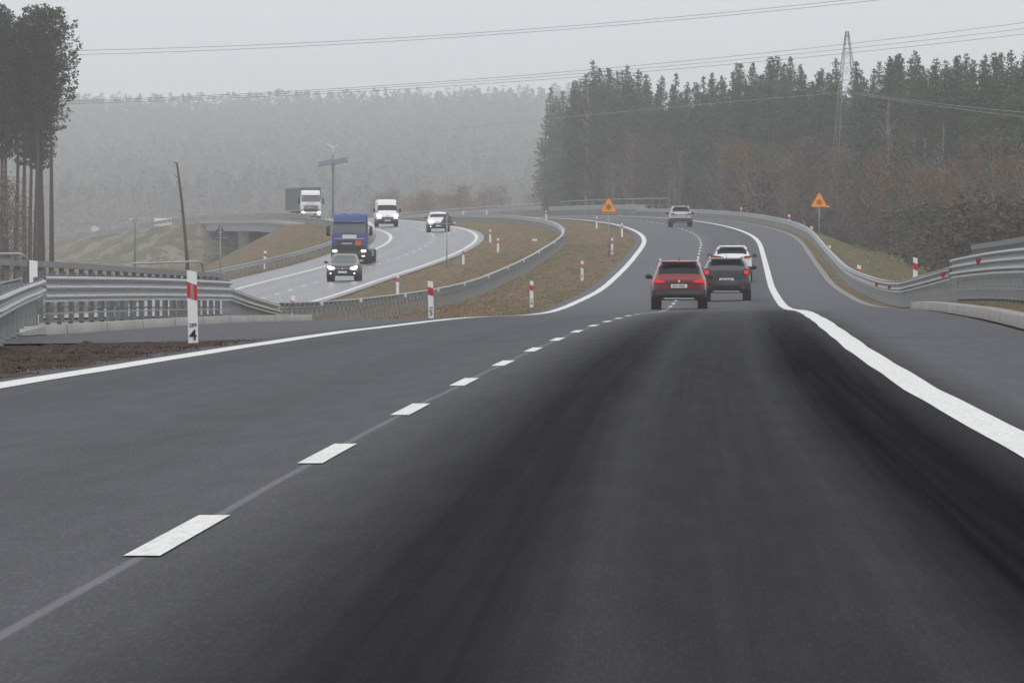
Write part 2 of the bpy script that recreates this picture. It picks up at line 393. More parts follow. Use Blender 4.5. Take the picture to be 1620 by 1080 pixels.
# gutter strip beside the hard shoulder, kerbs, bridge walkways
gut = sheet('concrete_gutter', np.arange(202, 800, 4.), [mcol(6.30, .010), mcol(6.58, .0)], CONC_D); tag(gut, kind='structure')
def kerb(name, d0, d1, o0, o1, h, mat, label):
    ds = np.arange(d0, d1+.1, 1.0)
    s = sheet(name, ds, [mcol(o0, -.02), mcol(o0+(.02 if o1 > o0 else -.02), h), mcol(o1, h+.01), mcol(o1+(.02 if o1 > o0 else -.02), -.05)], mat)
    tag(s, label, kind='structure'); return s
KC = NT('kerb_concrete'); uv = KC.uv(); sp = KC.n('SeparateXYZ'); KC.l(uv, sp.inputs[0])
jn = KC.math('ABSOLUTE', KC.math('SUBTRACT', KC.math('FRACT', KC.math('MULTIPLY', sp.outputs[1], .125)), .5))
KC.base(KC.mix(KC.rng(jn, .485, .495), KC.mix(KC.noise(uv, 1.0, 4, .6, (3, .3, 1)), (.17, .16, .145), (.36, .34, .31)), (.06, .06, .055))); KC.set(rough=.85)
kerb('kerb', 20, 186, 6.5, 6.8, .15, KC.m, None)
kerb('kerb', 124, 200, -8.95, -9.3, .14, KC.m, None)
wk = sheet('walkway', np.arange(20, 204, 4.), [mcol(6.79, .12), mcol(8.0, .14), mcol(10.2, .15)], GROUND); tag(wk, kind='structure')
wl = sheet('walkway', np.arange(104, 204, 4.), [mcol(-15.0, .06), mcol(-11, .08), (lambda d: Cx(d)-9.28, lambda d: main_z(d, -9.28)+np.interp(d, [104, 117, 124], [-.03, .0, .125]), -9.28)], CONC_D); tag(wl, kind='structure')
# ramp of concrete at the kerb's start
m = MB()
for (o0, o1) in ((-9.3, -8.95),):
    a = [(float(Cx(117))+o0, 117, float(main_z(117, o0))), (float(Cx(117))+o1, 117, float(main_z(117, o1))),
         (float(Cx(124))+o1, 124, float(main_z(124, o1))), (float(Cx(124))+o0, 124, float(main_z(124, o0))),
         (float(Cx(124))+o1, 124, float(main_z(124, o1))+.14), (float(Cx(124))+o0, 124, float(main_z(124, o0))+.14)]
    m.add(a, [(0, 1, 4, 5), (1, 2, 4), (0, 5, 3), (2, 3, 5, 4)])
kr = m.build('kerb_ramp', CONC); tag(kr, kind='structure')

# bare soil beside the near left edge line, with clods and dead leaves
dd = np.arange(20, 109, .22); oo = np.linspace(-12.5, -4.02, 64)
X = np.zeros((len(dd), len(oo), 3)); rr = RNG.normal(0, 1, (len(dd), len(oo)))
for i, d in enumerate(dd):
    t = max(0, (d-102)/6.0); lift = -.004*(1-t)-.06*t
    edge = np.clip((-4.02-oo)/.35, 0, 1)
    z = Cz(d) + bank(d)*oo + lift*edge - .004 + edge*(.014*rr[i] + .012*np.sin(d*.9+oo*2.3)+.010*np.sin(d*2.3-oo*1.1))*(1-t*.7)
    z = z - np.clip(-oo-4.4, 0, 9)*.012
    X[i, :, 0] = Cx(d)+oo; X[i, :, 1] = d; X[i, :, 2] = z
nc = len(oo); nr = len(dd); ii = (np.arange(nr-1)[:, None]*nc + np.arange(nc-1)[None]).ravel()
so = mesh_np('soil_verge', X.reshape(-1, 3), np.stack([ii, ii+1, ii+1+nc, ii+nc], 1), SOIL, None, True); tag(so, kind='structure')

def tufts(name, n, sampler, size, mat, label, cat, blades=3, flatk=1.0, zk=1.0):
    V = []; Fc = []; T = []; k = 0
    for _ in range(n):
        x, y, z, s = sampler(); s *= size; tone = random.random()
        for b in range(blades):
            a = random.uniform(0, 6.28); l = random.uniform(.4, 1)*s; w = l*random.uniform(.10, .3); lean = random.uniform(.1, .9)*l*flatk
            dx_, dy_ = math.cos(a), math.sin(a); ox, oy = random.uniform(-.5, .5)*s, random.uniform(-.5, .5)*s
            V += [(x+ox-dy_*w, y+oy+dx_*w, z-.02), (x+ox+dy_*w, y+oy-dx_*w, z-.02), (x+ox+dx_*lean, y+oy+dy_*lean, z+l*.75*zk)]
            Fc.append((k, k+1, k+2)); T.append(min(1, max(0, tone+random.uniform(-.2, .2)))); k += 3
    o = mesh_np(name, np.array(V), np.array(Fc), mat, None, False, None, T); tag(o, label, cat, kind='stuff'); return o
def mk_tone(name, stops, rough=.8, tr=0.0, rnd=0.0):
    t = NT(name); at = t.n('Attribute', attribute_name='tone'); f = at.outputs['Fac']
    if rnd:
        oi = t.n('ObjectInfo'); f = t.math('ADD', t.math('MULTIPLY', f, 1-rnd), t.math('MULTIPLY', oi.outputs['Random'], rnd), clamp=True)
    t.base(t.ramp(f, stops)); t.set(rough=rough, spec=.15); return t.m
LITTER = mk_tone('dead_leaves', [(0, (.012, .009, .006)), (.4, (.07, .035, .02)), (.75, (.15, .085, .045)), (1, (.22, .15, .09))])
TURF = mk_tone('autumn_turf', [(0, (.05, .055, .02)), (.35, (.10, .105, .04)), (.65, (.16, .11, .06)), (1, (.26, .20, .11))])
def s1():
    d = random.uniform(62, 105); o = random.uniform(-12, -4.1) if random.random() < .6 else random.uniform(-6.5, -4.1)
    return float(Cx(d))+o, d, float(main_z(d, o))-.012*max(0, -o-4.4)-.004, random.uniform(.5, 1.3)
tufts('dead_leaf_litter', 14000, s1, .07, LITTER, 'brown dead leaves and clods lying on the bare soil verge', 'leaf litter', 2, 1.5, .45)
def s2():
    d = random.uniform(203, 520)**1.0; o = random.uniform(-14, -4.4)
    x = float(Cx(d))+o
    if x < float(Dx(d))+4.2: x = float(Dx(d))+4.3+random.random()*2
    return x, d, ground(x, d), random.uniform(.5, 1.4)
tufts('median_grass', 24000, s2, .075, TURF, 'rough brown and green autumn grass on the median', 'grass', 2)
def s4():
    d = random.uniform(225, 520); o = random.uniform(7.5, 18); x = float(Cx(d))+o; return x, d, ground(x, d), random.uniform(.5, 1.5)
tufts('slope_grass', 12000, s4, .09, TURF, 'mottled green and brown grass on the slope below the right guardrail', 'grass', 2)
def s3():
    d = random.uniform(60, 186); o = random.uniform(6.85, 10); return float(Cx(d))+o, d, float(main_z(d, o))+.13, random.uniform(.4, 1)
tufts('verge_grass', 2500, s3, .05, TURF, 'short dry grass behind the right kerb', 'grass', 2)

# ------------------------------------------------------------------ guard rails
def path_pts(ds, ox, zf): return [(float(ox(d)), float(d), float(zf(d))) for d in ds]
def beam_mesh(name, pts, prof, mat, parent):
    """prof: closed polygon (lateral, z) swept along pts (sideways = X)"""
    n = len(prof); V = []; Fc = []
    for (x, y, z) in pts:
        for (a, b) in prof: V.append((x+a, y, z+b))
    m_ = MB(); fs = []
    for i in range(len(pts)-1):
        for k in range(n): fs.append((i*n+k, i*n+(k+1) % n, (i+1)*n+(k+1) % n, (i+1)*n+k))
    fs.append(tuple(range(n))); fs.append(tuple((len(pts)-1)*n+k for k in range(n)))
    m_.add(V, fs); return m_.build(name, mat, parent)
def corrugated(nw, h, depth, side, thick=.012):
    """nw waves ; side=+1 waves bulge to +X"""
    pts = []; seg = h/nw
    for w in range(nw):
        z0 = w*seg
        pts += [(0, z0), (depth*.12, z0+seg*.30), (depth*.85, z0+seg*.44), (depth, z0+seg*.60), (depth*.85, z0+seg*.78), (depth*.12, z0+seg*.92)]
    pts.append((0, h)); pts[0] = (depth*.3, 0); pts[-1] = (depth*.45, h)
    outer = [(p[0]*side, p[1]) for p in pts]; inner = [((p[0]-thick)*side, p[1]) for p in pts]
    return outer + inner[::-1]
WB = lambda side: corrugated(2, .31, .083, side)
TB = lambda side: corrugated(3, .50, .085, side)
def guardrail(name, label, group, ds, ox, zf, prof, beam_z, post_h, sp, post_off, post_w=.11, post_d=.06, mat=GALV, pmat=GALV_P, extra=None, refl=None, limit=96):
    ds = np.asarray(ds, float); d0, d1 = ds[0], ds[-1]
    root = empty(name, (float(ox(d0)), d0, float(zf(d0)))); tag(root, label, 'guardrail', group)
    O = root.location.copy()
    rel = lambda p: (p[0]-O.x, p[1]-O.y, p[2]-O.z)
    pts = [rel((float(ox(d)), d, float(zf(d))+(beam_z(d) if callable(beam_z) else beam_z))) for d in ds]
    beam_mesh('rail_beam', pts, prof, mat, root)
    if extra:
        for (nm, pf, eo, ez, em) in extra:
            beam_mesh(nm, [rel((float(ox(d))+eo, d, float(zf(d))+(ez(d) if callable(ez) else ez))) for d in ds], pf, em, root)
    pm = MB()
    # C-section post
    w, dp, t = post_w, post_d, .012
    H = post_h
    pm.add([(-w/2, -dp/2, -.1), (w/2, -dp/2, -.1), (w/2, dp/2, -.1), (-w/2, dp/2, -.1), (-w/2, -dp/2, H), (w/2, -dp/2, H), (w/2, dp/2, H), (-w/2, dp/2, H)],
           [(3, 2, 1, 0), (4, 5, 6, 7), (0, 1, 5, 4), (1, 2, 6, 5), (2, 3, 7, 6), (3, 0, 4, 7)])
    pm.box((w*.5+.02, 0, H-.12), (.05, .05, .06)); pm.box((0, 0, .012), (w*1.7, dp*2.6, .02))
    first = None; rest = MB(); k = 0; d = d0+.3
    while d < d1:
        loc = rel((float(ox(d))+post_off, d, float(zf(d))))
        if k < limit:
            if first is None: first = pm.build('rail_post', pmat, root); o = first
            else: o = first.copy(); COL.objects.link(o); o.parent = root
            o.location = loc
        else:
            rest.add([(v[0]+loc[0], v[1]+loc[1], v[2]+loc[2]) for v in pm.v], pm.f)
        k += 1; d += sp
    if rest.v:
        r_ = rest.build('far_rail_posts', pmat, root); r_['kind'] = 'stuff'
    if refl:
        fm = None
        for (rd, so_, rz, rmat, sz) in refl:
            q = MB(); q.box((0, 0, 0), (sz, .02, sz)); q.box((0, .012, -sz*.1), (sz*.5, .02, sz*1.3))
            r_ = q.build('reflector', rmat, root); r_.location = rel((float(ox(rd))+so_, rd, float(zf(rd))+rz))
    return root
boxp = lambda w, h: [(-w/2, 0), (w/2, 0), (w/2, h), (-w/2, h)]
# median rail : posts on our side, beam turned to the oncoming lanes
mo = lambda d: Cx(d) + np.interp(d, [189, 205, 228, 262, 300, 350, 430, 2000], [-10.45, -11.0, -11.6, -10.9, -10.0, -9.6, -9.4, -9.4])
_dz = np.array([189., 205, 228, 262, 300]); 
def mzg(d):
    gz = ground(float(mo(d)), float(d))
    return gz
mrz = lambda d: mzg(d)
refs = [(dd_, .14, .70, WHITE, .11) for dd_ in (244, 262, 285, 306, 330, 356, 384, 410, 440, 480, 520, 560)]
guardrail('guardrail', 'long grey guardrail curving along the middle of the grass median', 'guardrails along the road',
          np.concatenate([np.arange(229, 700, 3.), np.arange(700, 1300, 8.)]), mo, mrz, WB(-1), .43, .73, 2.0, .12, .08, refl=refs,
          extra=[('top_cap', boxp(.13, .035), .05, .735, GALV)])
# sloping end of the left bridge barrier, dropping to the median rail
tz = lambda d: main_z(d, -11.0) - .05 + np.interp(d, [189, 228], [0, -.20])
guardrail('guardrail', 'short guardrail sloping down from the left bridge barrier to the median rail', 'guardrails along the road',
          np.arange(189.5, 228.6, 1.5), mo, tz, WB(1), lambda d: float(np.interp(d, [189, 228], [.62, .40])), .68, 1.33, -.1, .14,
          extra=[('rear_beam', WB(-1), -.2, lambda d: float(np.interp(d, [189, 228], [.70, .42])), GALV_D)])
# left bridge barrier
lo_ = lambda d: Cx(d)-10.4
lz = lambda d: main_z(d, -10.4)+.125
guardrail('bridge_barrier', 'three-wave bridge barrier on the concrete kerb at left, behind the post numbered 4', 'bridge barriers',
          np.arange(139, 189.6, 2.), lo_, lz, TB(1), .40, .86, 2.4, -.16, .075, .12, pmat=GALV_D, extra=[('foot_rail', boxp(.03, .03), .04, .17, GALV_P)])
# near left rail, flaring away from the road
nlo = lambda d: Cx(d) + np.interp(d, [60, 98, 139], [-5.9, -7.2, -10.4])
nlz = lambda d: main_z(d, -8) + np.interp(d, [95, 139], [-.04, .05])
guardrail('guardrail', 'two-wave guardrail rising from the left picture edge to the left bridge barrier', 'guardrails along the road',
          np.arange(78, 139.3, 1.5), nlo, nlz, WB(1), lambda d: float(np.interp(d, [92, 139], [.37, .56])), .80, 4.0, -.12, .14, .10,
          extra=[('second_beam', WB(-1), -.34, lambda d: float(np.interp(d, [92, 139], [.40, .58])), GALV_D)])
# bridge railings (box rail on posts)
def railing(label, ds, ox, zf, h, sp, group='bridge railings', mat=GALV_D):
    return guardrail('bridge_railing', label, group, ds, ox, zf, boxp(.09, .14), h-.14, h-.13, sp, 0, .12, .12, mat, pmat=mat,
                     extra=[('middle_rail', boxp(.05, .05), 0, h*.55, mat), ('lower_rail', boxp(.05, .05), 0, h*.25, mat)])
railing('grey box-rail railing just behind the left bridge barrier', np.arange(160, 231, 3.), lambda d: Cx(d)-13.4, lambda d: main_z(d, -13.4)+.05, 1.41, 2.6)
railing('grey box-rail railing at the left picture edge left of the white marker board', np.arange(100, 151, 3.), lambda d: Cx(d)-12.0, lambda d: main_z(d, -12)+.06, .90, 2.2)
# right side
refs = [(dd_, -.10, zz, RED, .10) for dd_, zz in ((204, .95), (240, .55), (262, .55))]
ro = lambda d: Cx(d)+7.85
rz_ = lambda d: main_z(d, 7.85)+.20
guardrail('bridge_barrier', 'three-wave bridge barrier behind the long kerb at right', 'bridge barriers',
          np.arange(60, 199, 2.), ro, rz_, TB(-1), .55, 1.0, 2.4, .17, .085, .12, extra=[('foot_rail', boxp(.03, .03), -.04, .22, GALV_P)], refl=[(172, -.11, .86, RED, .10)])
railing('grey box-rail railing behind and above the right bridge barrier', np.arange(60, 232, 3.), lambda d: Cx(d)+9.4, lambda d: main_z(d, 9.4)+np.interp(d, [60, 183, 230], [.22, .28, .37]), 1.43, 1.6)
rr_o = lambda d: Cx(d)+np.interp(d, [198, 222, 2000], [7.9, 7.1, 7.0])
rr_z = lambda d: main_z(d, 7.0)+np.interp(d, [198, 225], [.12, -.03])
guardrail('guardrail', 'long guardrail along the right shoulder, dipping then sweeping left into the far curve', 'guardrails along the road',
          np.concatenate([np.arange(199.3, 222, 1.5), np.arange(222, 820, 3.)]), rr_o, rr_z, WB(-1), lambda d: float(np.interp(d, [199, 222], [.62, .44])), .73, 2.0, .12, .12,
          refl=[(201, -.11, .78, RED, .12), (237, -.11, .6, RED, .10), (258, -.11, .6, RED, .10)], limit=90,
          extra=[('top_cap', boxp(.10, .03), .0, lambda d: float(np.interp(d, [199, 222], [.93, .75])), GALV)])
guardrail('bridge_barrier', 'distant three-wave barrier on the outside of the far curve behind the left snow sign', 'bridge barriers',
          np.arange(805, 975, 8.), lambda d: Cx(d)+7.2, lambda d: main_z(d, 7.2)+.1, TB(-1), .55, 1.0, 2.0, .16)
railing('thin distant railing above the far curve barrier', np.arange(795, 985, 8.), lambda d: Cx(d)+9, lambda d: main_z(d, 9)+.1, 1.75, 14.0, mat=GALV_D)
guardrail('bridge_barrier', 'distant pale barrier rails beyond the white van and the oncoming white car', 'bridge barriers',
          np.arange(985, 1240, 8.), lambda d: Cx(d)+7.2, lambda d: main_z(d, 7.2)+.1, TB(-1), .75, 1.2, 2.0, .16, extra=[('top_rail', boxp(.1, .12), 0, 1.5, GALV)])
# rail on the outer side of the opposite road
guardrail('guardrail', 'guardrail beside the oncoming lanes, rising from lower left to behind the blue truck', 'guardrails along the road',
          np.concatenate([np.arange(240, 700, 4.), np.arange(700, 765, 8.)]), lambda d: Dx(d)-6.9, lambda d: opp_z(d, -6.9)-.03, WB(1), .44, .73, 4.0, -.12, .12, limit=60)
guardrail('bridge_barrier', 'far barrier on the edge of the overpass and embankment at left', 'bridge barriers',
          np.arange(764, 1420, 8.), lambda d: Dx(d)-6.7, lambda d: opp_z(d, -6.7), TB(1), .5, .95, 4.0, -.16, limit=60)

# tubular handrails
def handrail(label, pts_, r=.025, posts=()):
    root = empty('tubular_handrail', pts_[0]); tag(root, label, 'handrail', 'tubular handrails')
    O = Vector(pts_[0]); m_ = MB(); m_.tube([Vector(p)-O for p in pts_], r, 8); m_.build('top_tube', GALV, root, True)
    for p in posts:
        m_ = MB(); b = Vector((p[0], p[1], ground(p[0], p[1])-.1)); m_.tube([b-O, Vector(p)-O], r, 8); m_.build('upright', GALV, root, True)
    return root
def bend(xa, d, zt, drop, xs, ds_, n=6, rad=.18):
    """handrail: straight run from (xs,ds_) to near (xa,d), then rounded corner down"""
    P = [(xs, ds_, zt[0])]
    P.append((xa-rad, d-1.0, zt[1]))
    for i in range(1, n+1):
        a = math.pi/2*i/n; P.append((xa-rad+rad*math.sin(a), d-1.0+i/n, zt[1]-rad+rad*math.cos(a)))
    P.append((xa+.01, d, zt[1]-drop)); return P
X1 = px(45, 165)
handrail('round-cornered tubular handrail at the left picture edge beside the white marker board', bend(X1, 165, (1.20, 1.215), 1.6, px(-60, 160), 160), .026, [(px(-20, 162), 162, 1.2)])
X2 = px(321, 268)
handrail('round-cornered tubular handrail just above the left bridge barrier and left of post 4', bend(X2, 268, (1.0, 1.07), 2.2, px(215, 260), 258), .034, [])
# white marker board
m = MB(); b = Vector((px(53, 152), 152, 0)); m.prism([(-.08, -.45), (.08, -.45), (.08, 1.05), (-.08, 1.07)], -.03, .03); o = m.build('board', WHITE)
root = empty('marker_board', (b.x, b.y, 0)); o.parent = root; m = MB(); m.box((0, .06, -.2), (.05, .05, .9)); m.build('stake', GALV_P, root)
m = MB(); m.box((.1, -.02, -.12), (.012, .02, .22)); m.build('edge_strip', WHITE, root)
tag(root, 'plain bright white marker board between the left railings', 'marker board')

# ------------------------------------------------------------------ delineator posts
def text_mesh(txt, size, name, parent, loc, mat):
    c = bpy.data.curves.new('t', 'FONT'); c.body = txt; c.size = size; c.align_x = 'CENTER'; c.offset = size*.0 if size < .1 else size*.012; c.extrude = .002
    t_ = bpy.data.objects.new('t', c); COL.objects.link(t_); dg_ = bpy.context.evaluated_depsgraph_get(); dg_.update()
    me = bpy.data.meshes.new_from_object(t_.evaluated_get(dg_)); bpy.data.objects.remove(t_)
    me.materials.clear(); me.materials.append(mat)
    o = bpy.data.objects.new(name, me); put(o, parent); o.rotation_euler = (R(90), 0, 0); o.location = loc; return o
def delineator(x, d, label, h=1.0, w=.12, num=None, split=False, base=None, group='white delineator posts with a red band', lean=0.0, face=1):
    X_ = px(x, d); z = ground(X_, d)-.01 if base is None else base
    root = empty('delineator_post', (X_, d, z)); tag(root, label, 'delineator', group)
    root.rotation_euler = (0, lean, 0)
    s = .045 * (h/1.0)
    m_ = MB(); m_.prism([(-w/2, -.15), (w/2, -.15), (w/2, h-s*.6), (-w/2, h)], -.035, .035); m_.prism([(-w*.3, -.15), (w*.3, -.15), (w*.3, h-s), (-w*.3, h-s*.6)], .035, .06)
    m_.build('body', WHITE, root)
    z0, z1 = h-.35, h-.15
    if split:
        for a, b, mt, nm in ((-w/2-.002, -w*.16, RED, 'red_stripe'), (-w*.155, w*.155, GREY_R, 'grey_strip'), (w*.16, w/2+.002, RED, 'red_stripe')):
            f = lambda x_: -(x_+w/2)/w*s
            q = MB(); q.prism([(a, z0+f(a)), (b, z0+f(b)), (b, z1+f(b)), (a, z1+f(a))], -.042, .04); q.build(nm, mt, root)
    else:
        q = MB(); q.prism([(-w/2-.004, z0), (w/2+.004, z0-s), (w/2+.004, z1-s), (-w/2-.004, z1)], -.042, .042); q.build('red_band', RED, root)
        q = MB(); q.box((0, -.045, (z0+z1)/2-s*.5), (w*.35, .006, .11)); q.build('reflector', GREY_R if d > 300 else mat_ref, root)
    if num:
        text_mesh('289', .07, 'kilometre_number', root, (0, -.040, .285), BLACK)
        text_mesh(num, .20, 'hectometre_number', root, (0, -.040, .115), BLACK)
    return root
mat_ref = mat_simple('dark_red_reflector', (.35, .03, .03), .3)
delineator(306, 98, 'largest white post with red stripes, numbered 4, on the soil verge at left', 1.02, .125, '4', True, lean=R(-1.2))
delineator(682, 193, 'white post numbered 5 in front of the median guardrail', 1.0, .135, '5', False, lean=R(-1.0))
delineator(841, 279, 'white post numbered 6 standing alone on the brown median grass', 1.0, .13, '6')
delineator(921, 372, 'white post numbered 7 on the median, between post 6 and the snow sign', 1.0, .13, '7')
delineator(968.5, 462, 'white post standing just below the left snow warning sign', 1.02, .13, '8')
delineator(984, 545, 'white post close to the left edge line right of the left snow sign', 1.02, .13)
delineator(944, 615, 'white post just left of the left snow sign at the median edge', 1.0, .14)
delineator(864, 755, 'farthest white post at the median tip beyond the guardrail bend', 1.0, .14)
OG = 'white delineator posts with a red band'
delineator(463.5, 236, 'low white post behind the sloping guardrail beside the oncoming lanes', .98, .14)
delineator(629, 382, 'white post by the oncoming lanes, right of the black car', 1.02, .15)
delineator(733, 490, 'white post by the oncoming lanes below the parked-looking sign back', 1.02, .15)
delineator(788, 535, 'rust-banded white post on the median, lower of the two right of the white car', 1.02, .15)
delineator(775.5, 590, 'rust-banded white post on the median, upper of the two right of the white car', 1.02, .15)
delineator(719, 640, 'pale post half hidden behind the dark triangular sign back', 1.0, .15)
for x, d, h, lab in ((1448, 247, 1.42, 'largest red and white post standing behind the right guardrail dip'),
                     (1359, 303, 1.30, 'second largest red and white post by the right guardrail'),
                     (1312, 396, 1.30, 'red and white post above the green slope behind the guardrail'),
                     (1284, 472, 1.28, 'red and white post behind the guardrail just left of the right snow sign'),
                     (1248.5, 563, 1.28, 'red and white post behind the right guardrail, second farthest'),
                     (1172.5, 655, 1.28, 'tiny red and white post behind the right guardrail near the silver car')):
    ds_ = np.arange(205, 760, .5); rel_ = px(x, ds_) - (Cx(ds_)+7.45); ok_ = np.abs(rel_) < .03; d = float(ds_[ok_][np.argmin(np.abs(ds_[ok_]-d))]) if ok_.any() else d
    zg_ = float(main_z(d, 7.4))-.06; top_ = {1448: 406.5, 1359: 419, 1312: 388, 1284: 358, 1248.5: 339, 1172.5: 328}[x]
    delineator(x, d, lab, pz(top_, d)-zg_, .13 if d < 290 else .16, base=zg_)
delineator(419.5, 503, 'red-banded post top showing above the rail at left of the oncoming lanes', 1.3, .19, base=float(opp_z(503, -7.5))-.1)
for x, lab in ((733, 'far small white marker at the end of the distant barrier, left one'), (770, 'far small white marker beside the distant barrier, right one')):
    d = 1010 if x == 733 else 985
    root = empty('barrier_marker', (px(x, d), d, float(Cz(d))-.1)); tag(root, lab, 'marker', 'far barrier markers')
    m = MB(); m.prism([(-.1, -.6), (.1, -.6), (.1, 1.0), (-.1, 1.05)], -.03, .03); m.build('board', WHITE, root)
    m = MB(); m.box((0, .06, -.3), (.05, .05, 1.6)); m.build('stake', GALV_P, root)

# ------------------------------------------------------------------ signs
ORANGE = mat_simple('orange_sheeting', (.90, .33, .015), .45, var=.06); SRED = mat_simple('red_border', (.58, .035, .02), .45)
SBACK = mat_simple('grey_sign_back', (.10, .105, .11), .55); POSTM = mk_galv('grey_sign_post', (.33, .34, .35), .5, .4)
def tri(s, r=.12, n=4):
    h = s*.866; C3 = [(-s/2, 0), (s/2, 0), (0, h)]; out = []
    for i, c in enumerate(C3):
        a, b = C3[i-1], C3[(i+1) % 3]; c = Vector(c); u = (Vector(a)-c).normalized(); v = (Vector(b)-c).normalized()
        p0, p1 = c+u*r*s, c+v*r*s
        for k in range(n+1):
            t = k/n; out.append(tuple((1-t)**2*p0 + 2*t*(1-t)*c + t*t*p1))
    return out
def snow_sign(x, d, row_b, label, side_light=False, s=1.06):
    zb = pz(row_b, d); X_ = px(x, d); zg = ground(X_, d)-.1; root = empty('warning_sign', (X_, d, zg)); tag(root, label, 'road sign', 'snow warning signs')
    h0 = zb-zg
    q = MB(); q.prism([(a, b+h0) for a, b in tri(s)], 0, .02); q.build('border_plate', SRED, root)
    k = .91; cy = s*.866/3
    q = MB(); q.prism([(a*k, (b-cy)*k+cy+h0) for a, b in tri(s)], -.008, 0); q.build('face', ORANGE, root)
    q = MB()
    for a in range(3):
        an = R(90+60*a); c_, s_ = math.cos(an), math.sin(an)
        L = .19; w = .018
        for sg in (1, -1):
            q.add([(sg*0*c_-w*s_, -.016, h0+cy+w*c_), (w*s_, -.016, h0+cy-w*c_), (sg*L*c_+w*s_, -.016, h0+cy+sg*L*s_-w*c_), (sg*L*c_-w*s_, -.016, h0+cy+sg*L*s_+w*c_)], [(0, 1, 2, 3)])
            bx, bz = sg*L*.6*c_, sg*L*.6*s_
            for sgn in (1, -1):
                a2 = an + (0 if sg > 0 else math.pi) + sgn*R(48); ex, ez = bx+.065*math.cos(a2), bz+.065*math.sin(a2)
                nx, nz = -math.sin(a2)*.014, math.cos(a2)*.014
                q.add([(bx-nx, -.017, h0+cy+bz-nz), (bx+nx, -.017, h0+cy+bz+nz), (ex+nx, -.017, h0+cy+ez+nz), (ex-nx, -.017, h0+cy+ez-nz)], [(0, 1, 2, 3)])
    q.build('snow_crystal', BLACK, root)
    q = MB(); q.cyl((0, .07, (h0+.75)/2), .032, h0+.75, 'z', 10); q.build('post', POSTM, root, True)
    q = MB(); q.box((0, .035, h0+.15), (.5, .03, .04)); q.box((0, .035, h0+.45), (.22, .03, .04)); q.build('bracket', POSTM, root)
    if side_light:
        q = MB(); q.box((.56, -.02, h0+.05), (.14, .07, .07), taper=.7); q.build('lamp', WHITE, root)
snow_sign(963, 450, 335.5, 'orange triangular snow warning sign standing on the grass median')
snow_sign(1296, 478, 328, 'orange triangular snow warning sign beyond the right guardrail, with a white lamp at its corner', True, 1.15)
def sign_back(x, d, row_b, label, s=1.05):
    X_ = px(x, d); zb = pz(row_b, d); zg = ground(X_, d)-.1; root = empty('sign_back', (X_, d, zg)); tag(root, label, 'road sign', 'road signs seen from behind')
    h0 = zb-zg; q = MB(); q.prism([(a, b+h0) for a, b in tri(s)], .07, .09); q.build('plate', SBACK, root)
    q = MB(); q.cyl((0, 0, (h0+.75)/2), .032, h0+.75, 'z', 10); q.build('post', POSTM, root, True)
    q = MB(); q.box((0, .05, h0+.12), (.75, .03, .05)); q.box((0, .05, h0+.45), (.35, .03, .05)); q.build('bracket', POSTM, root)
sign_back(348.5, 450, 379.5, 'dark triangular sign back in front of the left embankment slope')
sign_back(707, 480, 357, 'dark triangular sign back overlapping the oncoming white car', 1.0)
# small plate on the median
X_ = px(846, 520); zg = ground(X_, 520); root = empty('small_plate_sign', (X_, 520, zg)); tag(root, 'small white plate on a thin stake on the median behind the guardrail', 'sign')
m = MB(); m.box((0, 0, .62), (.34, .02, .14)); m.box((0, -.012, .62), (.30, .006, .10)); m.build('plate', WHITE, root); m = MB(); m.cyl((0, .02, .3), .02, .7, 'z', 8); m.build('stake', POSTM, root)

# ------------------------------------------------------------------ vehicles
def paint(name, c, metal=.2, rough=.32): return mat_simple(name, c, rough, metal, .5, .04, 2.0, coat=.5)
P_RED = paint('red_car_paint', (.19, .002, .006)); P_GREY = paint('dark_grey_car_paint', (.030, .034, .036)); P_WHITE = paint('white_car_paint', (.74, .74, .74), 0)
P_SILV = paint('silver_car_paint', (.42, .42, .43), .5); P_BLK = paint('black_car_paint', (.012, .013, .016)); P_BLUE = paint('blue_truck_paint', (.011, .026, .17), .1)
GLASS = mat_simple('tinted_glass', (.006, .007, .008), .12, 0, .25); GLASS_L = mat_simple('pale_windscreen_glass', (.075, .09, .085), .1, 0, .7)
TRIM = mat_simple('black_plastic_trim', (.016, .016, .017), .55); TYRE = mat_simple('tyre_rubber', (.012, .012, .012), .8); RIM = mat_simple('alloy_rim', (.30, .30, .31), .35, .7)
CHROME = mat_simple('chrome_trim', (.7, .7, .7), .25, .8); PLATE = mat_simple('number_plate_white', (.72, .72, .70), .5)
TAIL = mat_simple('lit_tail_lamp', (.45, .01, .01), .3, emit=.4, ecol=(1, .02, .03)); TAIL_OFF = mat_simple('unlit_tail_lamp', (.22, .015, .02), .25)
HEAD = mat_simple('lit_headlamp', (.9, .9, .8), .2, emit=6.0, ecol=(1, .93, .80)); HEAD2 = mat_simple('headlamp_glass', (.6, .62, .62), .15, emit=1.6, ecol=(1, .95, .85))
LINER = mat_simple('dark_underbody', (.008, .008, .008), .9)

